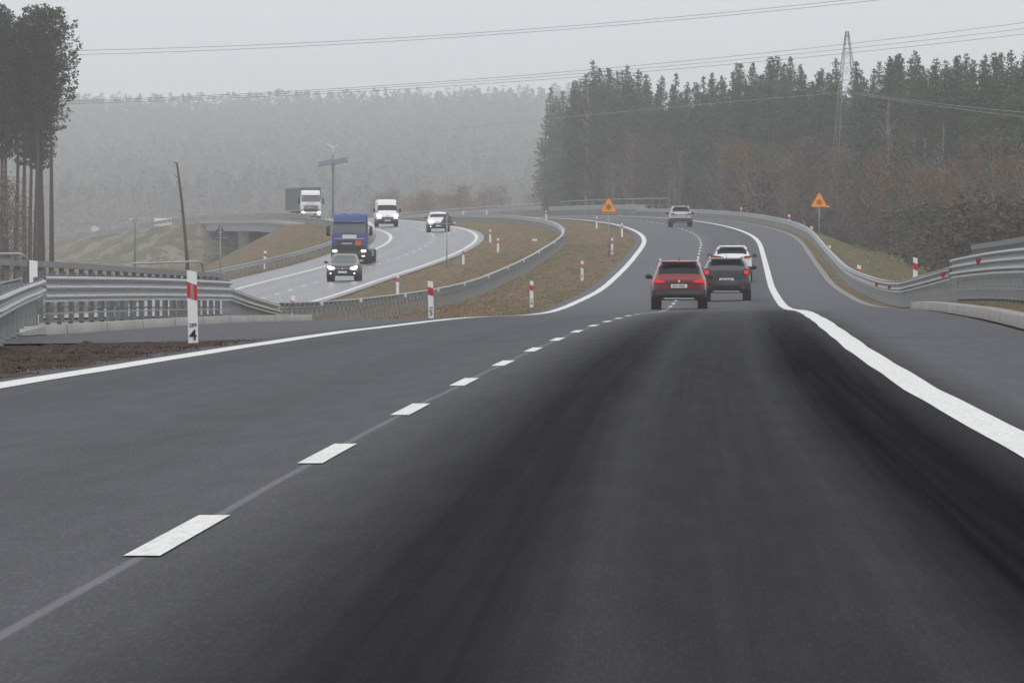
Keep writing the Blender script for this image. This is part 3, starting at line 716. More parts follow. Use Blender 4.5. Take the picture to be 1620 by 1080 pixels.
def split_subdiv(name, V, Fc, mids, mats, parent, levels=2, creases=()):
    """subdivide one body shell and split it by material into parts"""
    me = bpy.data.meshes.new('shell'); me.from_pydata(V, [], Fc); me.update()
    for mt in mats: me.materials.append(mt[1])
    me.polygons.foreach_set('material_index', mids)
    bm = bmesh.new(); bm.from_mesh(me); bmesh.ops.remove_doubles(bm, verts=bm.verts, dist=1e-4); bmesh.ops.recalc_face_normals(bm, faces=bm.faces)
    cl = bm.edges.layers.float.new('crease_edge')
    for e in bm.edges:
        if len(e.link_faces) == 2 and e.calc_face_angle(0) > R(50): e[cl] = .55
    bm.to_mesh(me); bm.free()
    o = bpy.data.objects.new('shell', me); COL.objects.link(o); md = o.modifiers.new('s', 'SUBSURF'); md.levels = levels; md.render_levels = levels
    dgr = bpy.context.evaluated_depsgraph_get(); dgr.update(); ev = bpy.data.meshes.new_from_object(o.evaluated_get(dgr)); bpy.data.objects.remove(o)
    vs = np.array([v.co[:] for v in ev.vertices]); byw = {}
    for p in ev.polygons: byw.setdefault(p.material_index, []).append(tuple(p.vertices))
    out = {}
    for mi, fs in byw.items():
        used = sorted({i for f in fs for i in f}); mp = {a: b for b, a in enumerate(used)}
        # separate windows that do not touch
        if mats[mi][0] == 'side_windows':
            for sg in (1, -1):
                fsub = [f for f in fs if sg*sum(vs[i][0] for i in f) > 0]; us = sorted({i for f in fsub for i in f}); mq = {a: b for b, a in enumerate(us)}
                q = MB(); q.v = [tuple(vs[i]) for i in us]; q.f = [tuple(mq[i] for i in f) for f in fsub]; q.build('side_window', mats[mi][1], parent, True, recalc=False)
            continue
        q = MB(); q.v = [tuple(vs[i]) for i in used]; q.f = [tuple(mp[i] for i in f) for f in fs]
        ob = q.build(mats[mi][0], mats[mi][1], parent, True, recalc=False); out[mats[mi][0]] = ob
    return out
def wheel(parent, x, y, r, w):
    t_ = MB(); n = 24
    prof = [(-w/2, r*.62), (-w/2, r*.93), (-w*.36, r), (w*.36, r), (w/2, r*.93), (w/2, r*.62)]
    V = []; Fc = []
    for i in range(n):
        a = 2*math.pi*i/n
        for (px_, pr) in prof: V.append((px_, pr*math.cos(a), pr*math.sin(a)))
    k = len(prof)
    for i in range(n):
        for j in range(k-1): Fc.append((i*k+j, i*k+j+1, ((i+1) % n)*k+j+1, ((i+1) % n)*k+j))
    t_.add(V, Fc); hub = t_.build('wheel', TYRE, parent, True); hub.location = (x, y, r)
    q = MB(); q.cyl((0, 0, 0), r*.62, w*.7, 'x', 20)
    for i in range(5):
        a = 2*math.pi*i/5; sg = 1 if x > 0 else -1; q.box((sg*w*.38, math.cos(a)*r*.32, math.sin(a)*r*.32), (.03, r*.16, r*.6), tilt=Matrix.Rotation(a-math.pi/2, 3, 'X'))
    q.build('rim', RIM, hub)
    return hub
def rbox(name, c, d, mat, parent, r=.3, tilt=None):
    """soft-edged block"""
    m_ = MB(); hx, hy, hz = d[0]/2, d[1]/2, d[2]/2
    m_.box((0, 0, 0), d); me_o = m_.build(name, mat, parent); bm = bmesh.new(); bm.from_mesh(me_o.data)
    bmesh.ops.bevel(bm, geom=list(bm.edges), offset=min(d)*r, segments=2, affect='EDGES'); bm.to_mesh(me_o.data); bm.free()
    me_o.data.polygons.foreach_set('use_smooth', [True]*len(me_o.data.polygons)); me_o.location = c
    if tilt: me_o.rotation_euler = tilt
    return me_o
def shell(parent, st, bodymat, glass, rear_idx, front_idx, side_rng, low_mat, wide_top=.8):
    """st: stations from the rear: (y, zbot, zbelt, ztop, wlow, wbelt, wtop) ; glass faces between given stations"""
    V = []; K = 9
    for (y, zb, zbelt, zt, wl, wb, wt) in st:
        zm = zb+(zbelt-zb)*.42
        g_ = zt - zbelt
        ring = [(0, zb), (wl*.9, zb), (wl, zb+.06), (wl*1.0, zm), (wb, zbelt-.02 if g_ > .12 else zbelt-.05), (wb-.04 if g_ > .12 else wb*.96, zbelt+.03 if g_ > .12 else zbelt), (wt, zt-.05 if g_ > .12 else zt-.01), (wt*wide_top, zt), (0, zt+.005)]
        V += [(x, y, z) for x, z in ring] + [(-x, y, z) for x, z in ring[1:-1]]
    P = K*2-2
    def idx(s, k, side):
        if side > 0 or k in (0, K-1): return s*P+k
        return s*P+K+k-1
    Fc = []; M_ = []
    for s in range(len(st)-1):
        for k in range(K-1):
            for side in (1, -1):
                f = (idx(s, k, side), idx(s, k+1, side), idx(s+1, k+1, side), idx(s+1, k, side))
                mid = 0
                if k <= 1: mid = 4
                if k == 2: mid = 4 if low_mat else 0
                if (s in rear_idx) and k in (6, 7): mid = 1
                if (s in front_idx) and k in (6, 7): mid = 2
                if side_rng[0] <= s < side_rng[1] and k == 5 and s not in side_rng[2]: mid = 3
                Fc.append(f); M_.append(mid)
    for s, rev in ((0, False), (len(st)-1, True)):
        for k in range(K-1):     # end caps as strips to the centre line
            a, b, c_, d_ = idx(s, k, 1), idx(s, k+1, 1), idx(s, k+1, -1), idx(s, k, -1)
            if a == d_: f = (a, b, c_)
            elif b == c_: f = (a, b, d_)
            else: f = (a, b, c_, d_)
            Fc.append(f); M_.append(4 if (k <= 2) else 0)
    return split_subdiv('body', V, Fc, M_, [('body', bodymat), ('rear_window', GLASS), ('windscreen', glass), ('side_windows', GLASS), ('lower_cladding', TRIM)], parent)

def make_suv(name, label, loc, rz, body, L=4.2, W=1.78, H=1.60, tail='wide', view='rear', lamp=None, low=True, roof_rails=True, roofmat=None, wheel_r=.34, belt=1.0, group='cars driving away in front', hood=1.0, glass=GLASS, plate_z=.86, tz=0.0, bh=.24):
    root = empty(name, loc, rz); tag(root, label, 'car', group); root['category'] = 'car'
    w = W/2; yr, yf = -L/2, L/2; zb = .33
    st = [(yr+.00, zb+.12, belt-.06, belt-.02, w*.80, w*.78, w*.66), (yr+.05, zb+.03, belt-.02, belt+.03, w*.92, w*.88, w*.72),
          (yr+.16, zb, belt+.0, belt+.12, w*.98, w*.95, w*.74), (yr+.42, zb, belt+.0, H-.06, w, w*.965, w*.70),
          (yr+.55, zb, belt+.0, H-.015, w, w*.975, w*.71), (yr+1.15, zb, belt, H, w, w*.985, w*.74), (yr+1.25, zb, belt, H, w, w*.985, w*.74),
          (yr+2.05, zb, belt, H, w, w*.985, w*.745), (yr+2.15, zb, belt, H-.005, w, w*.985, w*.745), (yf-1.75, zb, belt-.01, H-.06, w, w*.985, w*.72),
          (yf-1.62, zb, belt-.01, H-.12, w, w*.98, w*.71), (yf-1.0, zb, belt-.02, hood*(belt+.04), w, w*.96, w*.76), (yf-.9, zb, belt-.03, hood*(belt+.02), w, w*.95, w*.78),
          (yf-.35, zb, belt-.10, hood*(belt-.05), w*.98, w*.90, w*.72), (yf-.08, zb+.0, belt-.22, belt-.17, w*.90, w*.82, w*.62), (yf, zb+.06, belt-.36, belt-.30, w*.80, w*.72, w*.5)]
    shell(root, st, body, glass, (2,), (10,), (3, 10, (5, 7)), low)
    wy = (yr+.78, yf-.80)
    for y in wy:
        for s in (1, -1):
            wheel(root, s*(w-.115), y, wheel_r, .225)
    q = MB()
    for y in wy:
        for s in (1, -1): q.cyl((s*(w-.14), y, wheel_r+.02), wheel_r+.055, .30, 'x', 24)
    q.box((0, 0, .36), (W*.8, L*.86, .16)); q.build('wheel_arches', LINER, root)
    for s in (1, -1):
        mr = rbox('mirror', (s*(w+.12), yf-1.55, belt+.08), (.22, .13, .15), TRIM, root, .35); mr.rotation_euler = (0, 0, s*.1)
        a = MB(); a.box((s*(w+.01), yf-1.53, belt+.03), (.1, .06, .04)); a.build('mirror_arm', TRIM, root)
    if roof_rails:
        for s in (1, -1):
            q = MB(); q.tube([(s*w*.69, yr+.55, H-.02), (s*w*.69, yr+.68, H+.045), (s*w*.72, yr+1.8, H+.055), (s*w*.71, yr+2.3, H-.0)], .018, 6); q.build('roof_rail', CHROME, root, True)
    q = MB(); q.tube([(0, yr+.75, H-.01), (0, yr+.62, H+.10)], [.012, .006], 6); q.build('aerial', TRIM, root)
    # rear face
    sp = rbox('spoiler', (0, yr+.36, H-.045), (W*.66, .26, .05), body if roofmat is None else roofmat, root, .4); sp.rotation_euler = (R(8), 0, 0)
    q = MB(); q.box((0, yr-.012, plate_z), (.52, .02, .115)); pl = q.build('rear_number_plate', PLATE, root)
    q = MB()
    for i, xx in enumerate((-.18, -.13, -.08, 0.0, .05, .10, .15)): q.box((xx, yr-.025, plate_z), (.028, .004, .06))
    q.build('plate_characters', BLACK, pl)
    q = MB(); q.box((0, yr-.005, .34), (W*.55, .03, .03)); q.build('chrome_sill', CHROME, root)
    rb = rbox('rear_bumper', (0, yr+.02, .35+bh/2), (W*.90, .14, bh), TRIM, root, .25)
    lm = lamp or TAIL_OFF
    for s in (1, -1):
        if tail == 'wide':
            q = MB(); q.prism([(s*w*.93, .97+tz), (s*w*.90, 1.065+tz), (s*w*.58, 1.025+tz), (s*w*.46, .965+tz), (s*w*.80, .955+tz)], yr-.015, yr+.20); q.build('tail_lamp', lm, root)
        elif tail == 'round':
            q = MB(); q.cyl((s*w*.82, yr+.03, .985+tz), .135, .12, 'y', 24); q.build('tail_lamp_bezel', TRIM, root)
            q = MB(); q.cyl((s*w*.82, yr-.01,   .985+tz), .088, .10, 'y', 24); q.build('tail_lamp', lm, root)
        elif tail == 'slim':
            q = MB(); q.prism([(s*w*.95, 1.0+tz), (s*w*.93, 1.10+tz), (s*w*.60, 1.07+tz), (s*w*.36, 1.0+tz), (s*w*.62, .975+tz)], yr-.015, yr+.22); q.build('tail_lamp', lm, root)
        q = MB(); q.box((s*w*.70, yr-.052, .50), (.16, .02, .05)); q.build('rear_reflector', TAIL_OFF, root)
    if tail == 'wide':
        q = MB(); q.box((0, yr-.006, .935+tz), (W*.78, .02, .035)); q.build('black_strip', TRIM, root)
        q = MB(); q.cyl((0, yr-.01, 1.0+tz), .042, .02, 'y', 12); q.build('badge', CHROME, root)
    if tail == 'slim':
        q = MB(); q.box((0, yr-.006, .93+tz), (W*.5, .02, .02)); q.build('tailgate_trim', CHROME, root)
    # front face
    q = MB(); q.box((0, yf+.004, .62), (W*.50, .03, .13)); q.box((0, yf-.0, .42), (W*.62, .03, .12)); q.build('grille', TRIM, root)
    q = MB(); q.box((0, yf+.022, .50), (.52, .02, .115)); q.build('front_number_plate', PLATE, root)
    for s in (1, -1):
        q = MB(); q.prism([(s*w*.92, belt-.24), (s*w*.88, belt-.13), (s*w*.50, belt-.24), (s*w*.46, belt-.33), (s*w*.80, belt-.35)], yf-.12, yf+.01)
        q.build('headlamp', HEAD if view == 'front' else HEAD2, root)
        q = MB(); q.cyl((s*w*.74, yf+.004, .43), .05, .02, 'y', 12); q.build('fog_lamp', HEAD2 if view == 'front' else TRIM, root)
    q = MB(); q.box((0, yf+.012, .70), (W*.44, .02, .02)); q.cyl((0, yf+.015, .70), .05, .02, 'y', 12); q.build('front_badge', CHROME, root)
    # cabin interior
    q = MB(); 
    for yy in (yr+1.5, yf-2.15):
        for s in (1, -1): q.box((s*w*.42, yy, belt+.02), (.42, .14, .42)); q.box((s*w*.42, yy, belt+.30), (.22, .09, .14))
    q.build('seats', LINER, root)
    return root
def on_main(x, d, extra=0.0): X_ = px(x, d); return (X_, d, float(main_z(d, X_-float(Cx(d))))+.005)
def on_opp(x, d): X_ = px(x, d); return (X_, d, float(opp_z(d, X_-float(Dx(d))))+.005)
W_OUT = 'cars driving away in the right-hand carriageway'
make_suv('red_car', 'dark red car with lit red tail lamps, nearest of the cars driving away', on_main(1075, 243), heading(Cx, 243), P_RED, 4.16, 1.76, 1.55, 'wide', lamp=TAIL, group=W_OUT, belt=.95, plate_z=.735, tz=-.115, bh=.26)
make_suv('grey_car', 'dark grey car with round lit tail lamps beside the red car', on_main(1149.5, 275), heading(Cx, 275), P_GREY, 4.15, 1.74, 1.55, 'round', lamp=TAIL, group=W_OUT, plate_z=.76, belt=1.12, tz=.05, bh=.42)
make_suv('white_car', 'white car with slim unlit tail lamps half hidden beyond the grey car', on_main(1158, 350), heading(Cx, 350), P_WHITE, 4.48, 1.84, 1.66, 'slim', group=W_OUT, plate_z=.72, roof_rails=False, belt=1.12, tz=.10)
make_suv('silver_car', 'distant silver car driving away round the curve', on_main(1076, 598), heading(Cx, 598), P_SILV, 4.4, 1.80, 1.62, 'wide', group=W_OUT, belt=1.0, tz=.0)
W_IN = 'oncoming vehicles in the opposite carriageway'
make_suv('black_car', 'black car with lit headlamps approaching just ahead of the blue truck', on_opp(545, 440), heading(Dx, 440)+math.pi, P_BLK, 4.3, 1.86, 1.56, 'slim', 'front', group=W_IN, glass=GLASS_L, low=True, roof_rails=False, belt=1.0)
make_suv('white_pickup_car', 'oncoming white off-roader partly covered by the triangular sign back', on_opp(693, 650), heading(Dx, 650)+math.pi, P_WHITE, 4.6, 1.88, 1.70, 'wide', 'front', group=W_IN, glass=GLASS, belt=1.12)

# van ---------------------------------------------------------------
def make_van(label, loc, rz):
    root = empty('delivery_van', loc, rz); tag(root, label, 'van', W_IN); w = 1.02; zb = .36; L = 5.6; H = 2.52
    yr, yf = -L/2, L/2
    st = [(yr, zb, 1.3, H-.12, w*.96, w*.95, w*.84), (yr+.1, zb, 1.3, H-.02, w, w*.98, w*.88), (yr+2.0, zb, 1.3, H, w, w*.98, w*.88), (yf-2.2, zb, 1.3, H, w, w*.98, w*.88),
          (yf-1.75, zb, 1.3, H-.05, w, w*.98, w*.86), (yf-1.45, zb, 1.29, H-.36, w, w*.98, w*.82), (yf-1.38, zb, 1.29, H-.42, w, w*.98, w*.82), (yf-.72, zb, 1.22, 1.40, w, w*.95, w*.84),
          (yf-.62, zb, 1.18, 1.30, w, w*.94, w*.80), (yf-.2, zb, 1.0, 1.12, w*.97, w*.9, w*.76), (yf-.03, zb+.02, .86, .92, w*.9, w*.8, w*.6)]
    shell(root, st, P_WHITE, GLASS, (), (6,), (4, 7, (5,)), True, .86)
    for y in (yr+1.1, yf-.95):
        for s in (1, -1): wheel(root, s*(w-.13), y, .35, .23)
    q = MB(); q.box((0, 0, .38), (1.7, 5.0, .2)); q.build('underbody', LINER, root)
    rbox('front_bumper', (0, yf-.02, .52), (1.96, .22, .36), TRIM, root, .3)
    q = MB(); q.box((0, yf+.02, .80), (1.1, .03, .12)); q.build('grille', TRIM, root)
    q = MB(); q.box((0, yf+.10, .55), (.52, .02, .115)); q.build('front_number_plate', PLATE, root)
    for s in (1, -1):
        q = MB(); q.prism([(s*.97, 1.02), (s*.95, 1.14), (s*.62, .98), (s*.58, .88), (s*.9, .88)], yf-.22, yf-.0); q.build('headlamp', HEAD, root)
        rbox('mirror', (s*1.18, yf-1.05, 1.52), (.20, .12, .36), TRIM, root, .3)
        q = MB(); q.box((s*1.05, yf-1.02, 1.40), (.2, .05, .05)); q.build('mirror_arm', TRIM, root)
    q = MB(); q.box((0, yf+.0, .98), (.16, .03, .10)); q.build('badge', CHROME, root)
make_van('oncoming white high-roof delivery van with lit headlamps', on_opp(611, 698), heading(Dx, 698)+math.pi)

# trucks -------------------------------------------------------------
def make_truck(name, label, loc, rz, cabmat, trailer, H=3.55, adr=False, bend_=0.0):
    root = empty(name, loc, rz); tag(root, label, 'truck', W_IN); w = 1.22; yf = 0.0
    # cab: origin at the front axle region ; front face at y=1.4
    f = 1.4; zb = .95
    st = [(f-2.2, zb, 1.95, H-.25, w*.98, w*.98, w*.90), (f-2.1, zb, 1.95, H-.1, w, w, w*.92), (f-1.1, zb, 1.95, H, w, w, w*.91), (f-.95, zb, 1.95, H-.02, w, w, w*.91), (f-.45, zb, 1.95, H-.32, w, w, w*.89), (f-.33, zb, 1.93, H-.62, w, w*.99, w*.90), (f-.28, zb, 1.93, H-.68, w, w*.99, w*.90),
          (f-.10, zb, 1.86, 1.98, w*.99, w*.96, w*.88), (f-.06, zb, 1.80, 1.90, w*.98, w*.95, w*.88), (f-.0, zb, 1.5, 1.6, w*.96, w*.93, w*.86)]
    shell(root, st, cabmat, GLASS_L, (), (6,), (3, 6, (5,)), False, .93)
    # chassis, bumper and lamps
    rbox('front_bumper', (0, f-.14, .66), (2.44, .36, .60), cabmat if not adr else TRIM, root, .2)
    q = MB(); q.box((0, f+.035, .62), (1.2, .03, .22)); q.build('lower_grille', TRIM, root)
    q = MB()
    for k in range(4): q.box((0, f+.012, 1.08+k*.16), (1.75-.04*k, .04, .11))
    q.build('grille', TRIM, root)
    q = MB(); q.box((0, f+.04, 1.72), (2.0, .03, .035)); q.build('chrome_bar', CHROME, root)
    for s in (1, -1):
        rbox('headlamp', (s*.97, f-.0, .86), (.36, .16, .20), HEAD, root, .35)
        q = MB(); q.box((s*.95, f+.045, .55), (.22, .03, .08)); q.build('fog_lamp', HEAD2, root)
        rbox('mirror', (s*1.44, f-.35, 2.22), (.24, .16, .66), TRIM, root, .3)
        q = MB(); q.tube([(s*1.18, f-.4, 2.6), (s*1.42, f-.37, 2.58)], .03, 6); q.tube([(s*1.18, f-.4, 1.95), (s*1.42, f-.37, 1.97)], .03, 6); q.build('mirror_arm', TRIM, root)
        rbox('wing', (s*1.08, f-1.1, .95), (.34, 1.25, .34), TRIM, root, .3)
        q = MB(); q.tube([(s*.45, f-.02, 2.02), (s*.08, f-.10, 2.10)], .014, 6); q.build('wiper', TRIM, root)
    vis = rbox('sun_visor', (0, f-.22, H-.66), (2.16, .22, .09), cabmat if adr else mat_visor, root, .35); vis.rotation_euler = (R(-18), 0, 0)
    q = MB()
    for s in (-.8, 0, .8): q.box((s, f-.62, H-.13), (.12, .05, .04))
    q.build('marker_lamps', PLATE, root)
    q = MB(); q.box((-.02, f+.055, 1.86), (.95, .02, .24)); q.build('name_board', PLATE, root)
    if adr:
        q = MB(); q.box((-.62, f+.07, 1.42), (.42, .02, .34)); q.build('orange_plate', mat_adr, root)
    q = MB(); q.box((.15, f+.06, 1.40), (.7, .02, .06)); q.build('badge', CHROME, root)
    q = MB(); q.box((0, f+.05, .60), (.52, .02, .115)); q.build('front_number_plate', PLATE, root)
    for y in (f-1.15, f-4.6):
        for s in (1, -1): wheel(root, s*1.06, y, .50, .32)
    q = MB(); q.box((0, f-3.0, .85), (1.0, 5.6, .35)); q.box((0, f-3.2, .55), (2.3, 1.2, .5)); q.build('chassis', LINER, root)
    tr = empty('trailer', (0, f-4.0, 0), bend_, root)
    if trailer == 'tank':
        q = MB(); n = 28; ys = [1.4, 1.15, .9, -8.6, -8.85, -9.1]; rs = [.3, .85, 1.0, 1.0, .85, .3]; V = []; Fc = []
        for y, r_ in zip(ys, rs):
            for i in range(n): a = 2*math.pi*i/n; V.append((1.24*r_*math.cos(a), y, 2.12+1.02*r_*math.sin(a)))
        for j in range(len(ys)-1):
            for i in range(n): Fc.append((j*n+i, j*n+(i+1) % n, (j+1)*n+(i+1) % n, (j+1)*n+i))
        Fc += [tuple(range(n)), tuple((len(ys)-1)*n+i for i in range(n))]; q.add(V, Fc); q.build('tank', TANK, tr, True)
        q = MB(); q.box((0, -4, .98), (2.3, 9.6, .18)); q.box((1.2, -3.5, .75), (.04, 4, .4)); q.box((-1.2, -3.5, .75), (.04, 4, .4)); q.build('side_guard', GALV_P, tr)
        q = MB(); q.box((0, -4, 3.17), (.6, 8, .06)); q.build('catwalk', GALV_P, tr)
    else:
        q = MB(); q.box((0, -5.5, 2.45), (2.54, 13.2, 2.75)); q.build('curtain_body', CURTAIN, tr)
        q = MB()
        for s in (1, -1):
            q.box((s*1.275, -5.5, 3.80), (.03, 13.24, .08)); q.box((s*1.275, -5.5, 1.12), (.03, 13.24, .12))
            q.box((s*1.275, 1.08, 2.45), (.03, .1, 2.7)); q.box((s*1.275, -12.08, 2.45), (.03, .1, 2.7))
        q.build('frame_rails', GALV_P, tr)
        q = MB(); q.box((0, -6, .95), (1.2, 12, .2)); q.build('trailer_chassis', LINER, tr)
    q = MB()
    for y in (-5.4, -6.7, -8.0):
        for s in (1, -1): q.cyl((s*1.05, y, .5), .5, .36, 'x', 20)
    q.build('trailer_wheels', TYRE, tr)
    return root
mat_visor = mat_simple('dark_red_visor', (.12, .03, .035), .4); mat_adr = mat_simple('orange_red_plate', (.62, .09, .03), .5)
TANK = mat_simple('pale_tank', (.55, .55, .54), .4, .1); CURTAIN = mat_simple('dark_curtain', (.05, .062, .075), .7, var=.2)
make_truck('tanker_truck', 'blue tanker truck with orange plate approaching behind the black car', on_opp(554.5, 512), heading(Dx, 508)+math.pi+R(-.3), P_BLUE, 'tank', 3.52, True, R(.9))
make_truck('curtain_truck', 'white-cabbed truck with a dark curtain trailer, far back on the left curve', on_opp(491, 905), heading(Dx, 905)+math.pi+R(1.0), P_WHITE, 'box', 3.5, False, R(4.0))

# ------------------------------------------------------------------ far bridge : girder, piers
BLUEG = mat_simple('blue_grey_girder', (.16, .20, .25), .5)
root = empty('bridge', (float(Dx(1018)), 1018, 1.0)); tag(root, 'far overpass with blue-grey girder and concrete pier under the left road', 'bridge')
O = root.location.copy()
dsb = np.arange(765, 1055, 5.)
def strip(o, zt, th, wd, mat, nm, ds_=dsb):
    beam_mesh(nm, [(float(Dx(d))+o-O.x, d-O.y, float(opp_z(d, o))+zt-O.z) for d in ds_], boxp(wd, th), mat, root)
strip(-7.3, -1.25, 1.0, .4, BLUEG, 'girder'); strip(-7.0, -.26, .30, 1.6, CONC, 'deck_edge', dsb); strip(5, -1.25, 1.0, .4, BLUEG, 'girder'); strip(-1, -.45, .35, 11, CONC, 'deck_slab')
for pd, po in ((962, -6.7), (962, -1), (962, 4.5), (880, -1), (880, 4.5), (825, -1)):
    m = MB(); X_, z1 = float(Dx(pd))+po, float(opp_z(pd, po))-1.2
    m.box((X_-O.x, pd-O.y, (z1+.3)/2-O.z), (1.3, 1.4, z1-.3), taper=1.0); m.build('pier', CONC, root)
# embankment furniture
def pole_lamp(x, d, row, label):
    X_ = px(x, d); zg = ground(X_, d); zt = pz(row, d); root = empty('street_lamp', (X_, d, zg)); tag(root, label, 'street lamp')
    h = zt-zg; m_ = MB(); m_.tube([(0, 0, -.3), (0, 0, h*.95), (-.15, 0, h), (-.4, 0, h+.05)], [.12, .08, .07, .06], 8); m_.build('pole', GALV_D, root, True)
    rbox('lamp_head', (-.5, 0, h+.07), (.55, .3, .14), WHITE, root, .3)
pole_lamp(213.5, 900, 348, 'slender grey street lamp in front of the left embankment')
d = 1190; root = empty('billboard', (px(258, d), d, ground(px(258, d), d))); tag(root, 'cream rectangular board on top of the left embankment', 'board')
h = pz(351.5, d)-root.location.z
m = MB(); m.box((0, 0, h), (2.75, .12, 1.25)); m.build('panel', mat_simple('cream_panel', (.86, .85, .78), .5), root)
m = MB(); m.box((-1, .1, h/2-.3), (.12, .12, h+.4)); m.box((1, .1, h/2-.3), (.12, .12, h+.4)); m.build('legs', GALV_P, root)
m = MB(); m.tube([(-1.4, 0, h+.6), (-3.8, -1, h+.55)], .06, 6); m.tube([(-3.8, -1, h+.55), (-3.8, -1, -.1)], .05, 6); m.build('side_bar', GALV, root)
d = 1250; root = empty('round_sign', (px(149, d), d, ground(px(149, d), d))); tag(root, 'small pale blue round sign seen at an angle right of the pines', 'road sign')
h = pz(362, d)-root.location.z; m = MB(); m.cyl((0, 0, h), .5, .05, 'y', 20); m.cyl((.5, .1, h), .32, .05, 'y', 16); pl = m.build('disc', mat_simple('pale_blue', (.55, .66, .74), .4), root)
m = MB(); m.cyl((0, .06, h/2), .05, h, 'z', 8); m.build('post', POSTM, root)

# hybrid lamp with two solar panels and a small wind turbine
d = 930; X_ = px(527, d); zg = ground(X_, d); root = empty('solar_lamp_mast', (X_, d, zg)); tag(root, 'tall mast with two tilted solar panels and a small white wind turbine', 'lamp mast')
h = pz(258, d)-zg; SOL = mat_simple('solar_panel', (.07, .08, .11), .3)
m = MB(); m.tube([(0, 0, -.3), (0, 0, h), (0, 0, h+1.7)], [.17, .13, .07], 10); m.build('mast', GALV_D, root, True)
for s in (1, -1):
    m = MB(); m.box((0, 0, 0), (1.75, 1.1, .07)); o = m.build('solar_panel', SOL, root); o.location = (s*.95, 0, h+.05+(.2 if s > 0 else -.05)); o.rotation_euler = (R(32), R(-12), 0)
m = MB(); m.box((0, .0, h-.5), (.35, .3, .8)); m.build('control_box', GALV_D, root)
m = MB(); m.cyl((0, -.1, h+1.9), .09, .7, 'y', 10); m.build('turbine_hub', WHITE, root)
for a in (28, 148, 268):
    m = MB(); an = R(a); L = .95; c_, s_ = math.cos(an), math.sin(an)
    m.add([(.05*c_-.07*s_, -.47, h+1.9+.05*s_+.07*c_), (.05*c_+.07*s_, -.43, h+1.9+.05*s_-.07*c_), (L*c_+.02*s_, -.44, h+1.9+L*s_-.02*c_), (L*c_-.03*s_, -.46, h+1.9+L*s_+.03*c_),
           (.05*c_-.07*s_, -.43, h+1.9+.05*s_+.07*c_), (.05*c_+.07*s_, -.39, h+1.9+.05*s_-.07*c_), (L*c_+.02*s_, -.42, h+1.9+L*s_-.02*c_), (L*c_-.03*s_, -.44, h+1.9+L*s_+.03*c_)],
          [(0, 1, 2, 3), (7, 6, 5, 4), (0, 4, 5, 1), (1, 5, 6, 2), (2, 6, 7, 3), (3, 7, 4, 0)]); m.build('blade', WHITE, root)

# ------------------------------------------------------------------ pylon and wires
LAT = mat_simple('pale_lattice_steel', (.22, .23, .24), .6)
d = 742; X_ = px(1340, d); zg = ground(X_, d); zt = pz(50, d); root = empty('pylon', (X_, d, zg)); tag(root, 'lattice steel pylon rising above the right-hand forest', 'pylon'); H = zt-zg
hw = lambda z: float(np.interp(z, [0, H*.55, H*.8, H], [1.55, .95, .60, .12]))
rot = R(12)
def P4(z):
    w_ = hw(z); return [Vector((w_*a, w_*b, z)) for a, b in ((-1, -1), (1, -1), (1, 1), (-1, 1))]
lv = [0, H*.22, H*.40, H*.55, H*.67, H*.77, H*.85, H*.92, H]
for c_ in range(4):
    m = MB(); m.tube([P4(z)[c_] for z in lv], .042, 5); o = m.build('leg', LAT, root); o.rotation_euler = (0, 0, rot)
m = MB()
for i in range(len(lv)-1):
    a, b = P4(lv[i]), P4(lv[i+1])
    for c_ in range(4):
        n_ = (c_+1) % 4; m.tube([a[c_], b[n_]], .015, 4); m.tube([a[n_], b[c_]], .015, 4); m.tube([b[c_], b[n_]], .015, 4)
o = m.build('bracing', LAT, root); o.rotation_euler = (0, 0, rot)
m = MB()
za = pz(146, d)-zg; m.tube([(-.9, 0, za), (.9, 0, za)], .07, 6); o = m.build('cross_arm', LAT, root)
WIRE = mat_simple('dark_wire', (.11, .11, .115), .6); WIRE_L = mat_simple('pale_wire', (.34, .35, .36), .5)
def wire(label, pts_, r, mat, group):
    """pts_: (x, row, d) along one cable; a quadratic sag curve is fitted through them"""
    xs = np.array([p[0] for p in pts_], float); 
    P = np.array([(px(p[0], p[2]), p[2], pz(p[1], p[2])) for p in pts_]); t_ = (P[:, 0]-P[0, 0])/(P[-1, 0]-P[0, 0])
    deg = min(2, len(pts_)-1); tt = np.linspace(0, 1, 40); cz = np.polyfit(t_, P[:, 2], deg); cy = np.polyfit(t_, P[:, 1], 1); cx_ = np.array([P[0, 0], P[-1, 0]])
    Q = [(cx_[0]+(cx_[1]-cx_[0])*u, np.polyval(cy, u), np.polyval(cz, u)) for u in tt]
    m_ = MB(); m_.tube(Q, r, 5); o_ = m_.build('power_cable', mat, None, True); tag(o_, label, 'cable', group); return o_
G = 'overhead cables across the sky'
wire('upper cable of the top pair, crossing the grey sky', [(-150, 84, 700), (120, 79, 692), (400, 71, 684), (870, 44.5, 668), (1150, 21, 660), (1360, -2, 655), (1750, -50, 645)], .019, WIRE, G)
wire('lower cable of the top pair, crossing the grey sky', [(-150, 91, 705), (120, 86.5, 697), (400, 79, 689), (870, 47, 671), (1150, 26, 663), (1380, 1, 657), (1750, -42, 647)], .019, WIRE, G)
G2 = 'overhead cables across the far treetops'
wire('topmost of the low cables, running over the pylon top', [(-150, 166, 740), (130, 157, 728), (390, 149, 717), (650, 134, 706), (900, 114, 696), (1088, 96.5, 688), (1325, 73, 678), (1620, 36, 665), (1750, 18, 660)], .018, WIRE, G2)
wire('middle of the low cables, just under the topmost one', [(-150, 168, 750), (130, 160, 738), (650, 138, 716), (900, 118, 706), (1325, 80, 688), (1620, 46, 675), (1750, 29, 670)], .017, WIRE, G2)
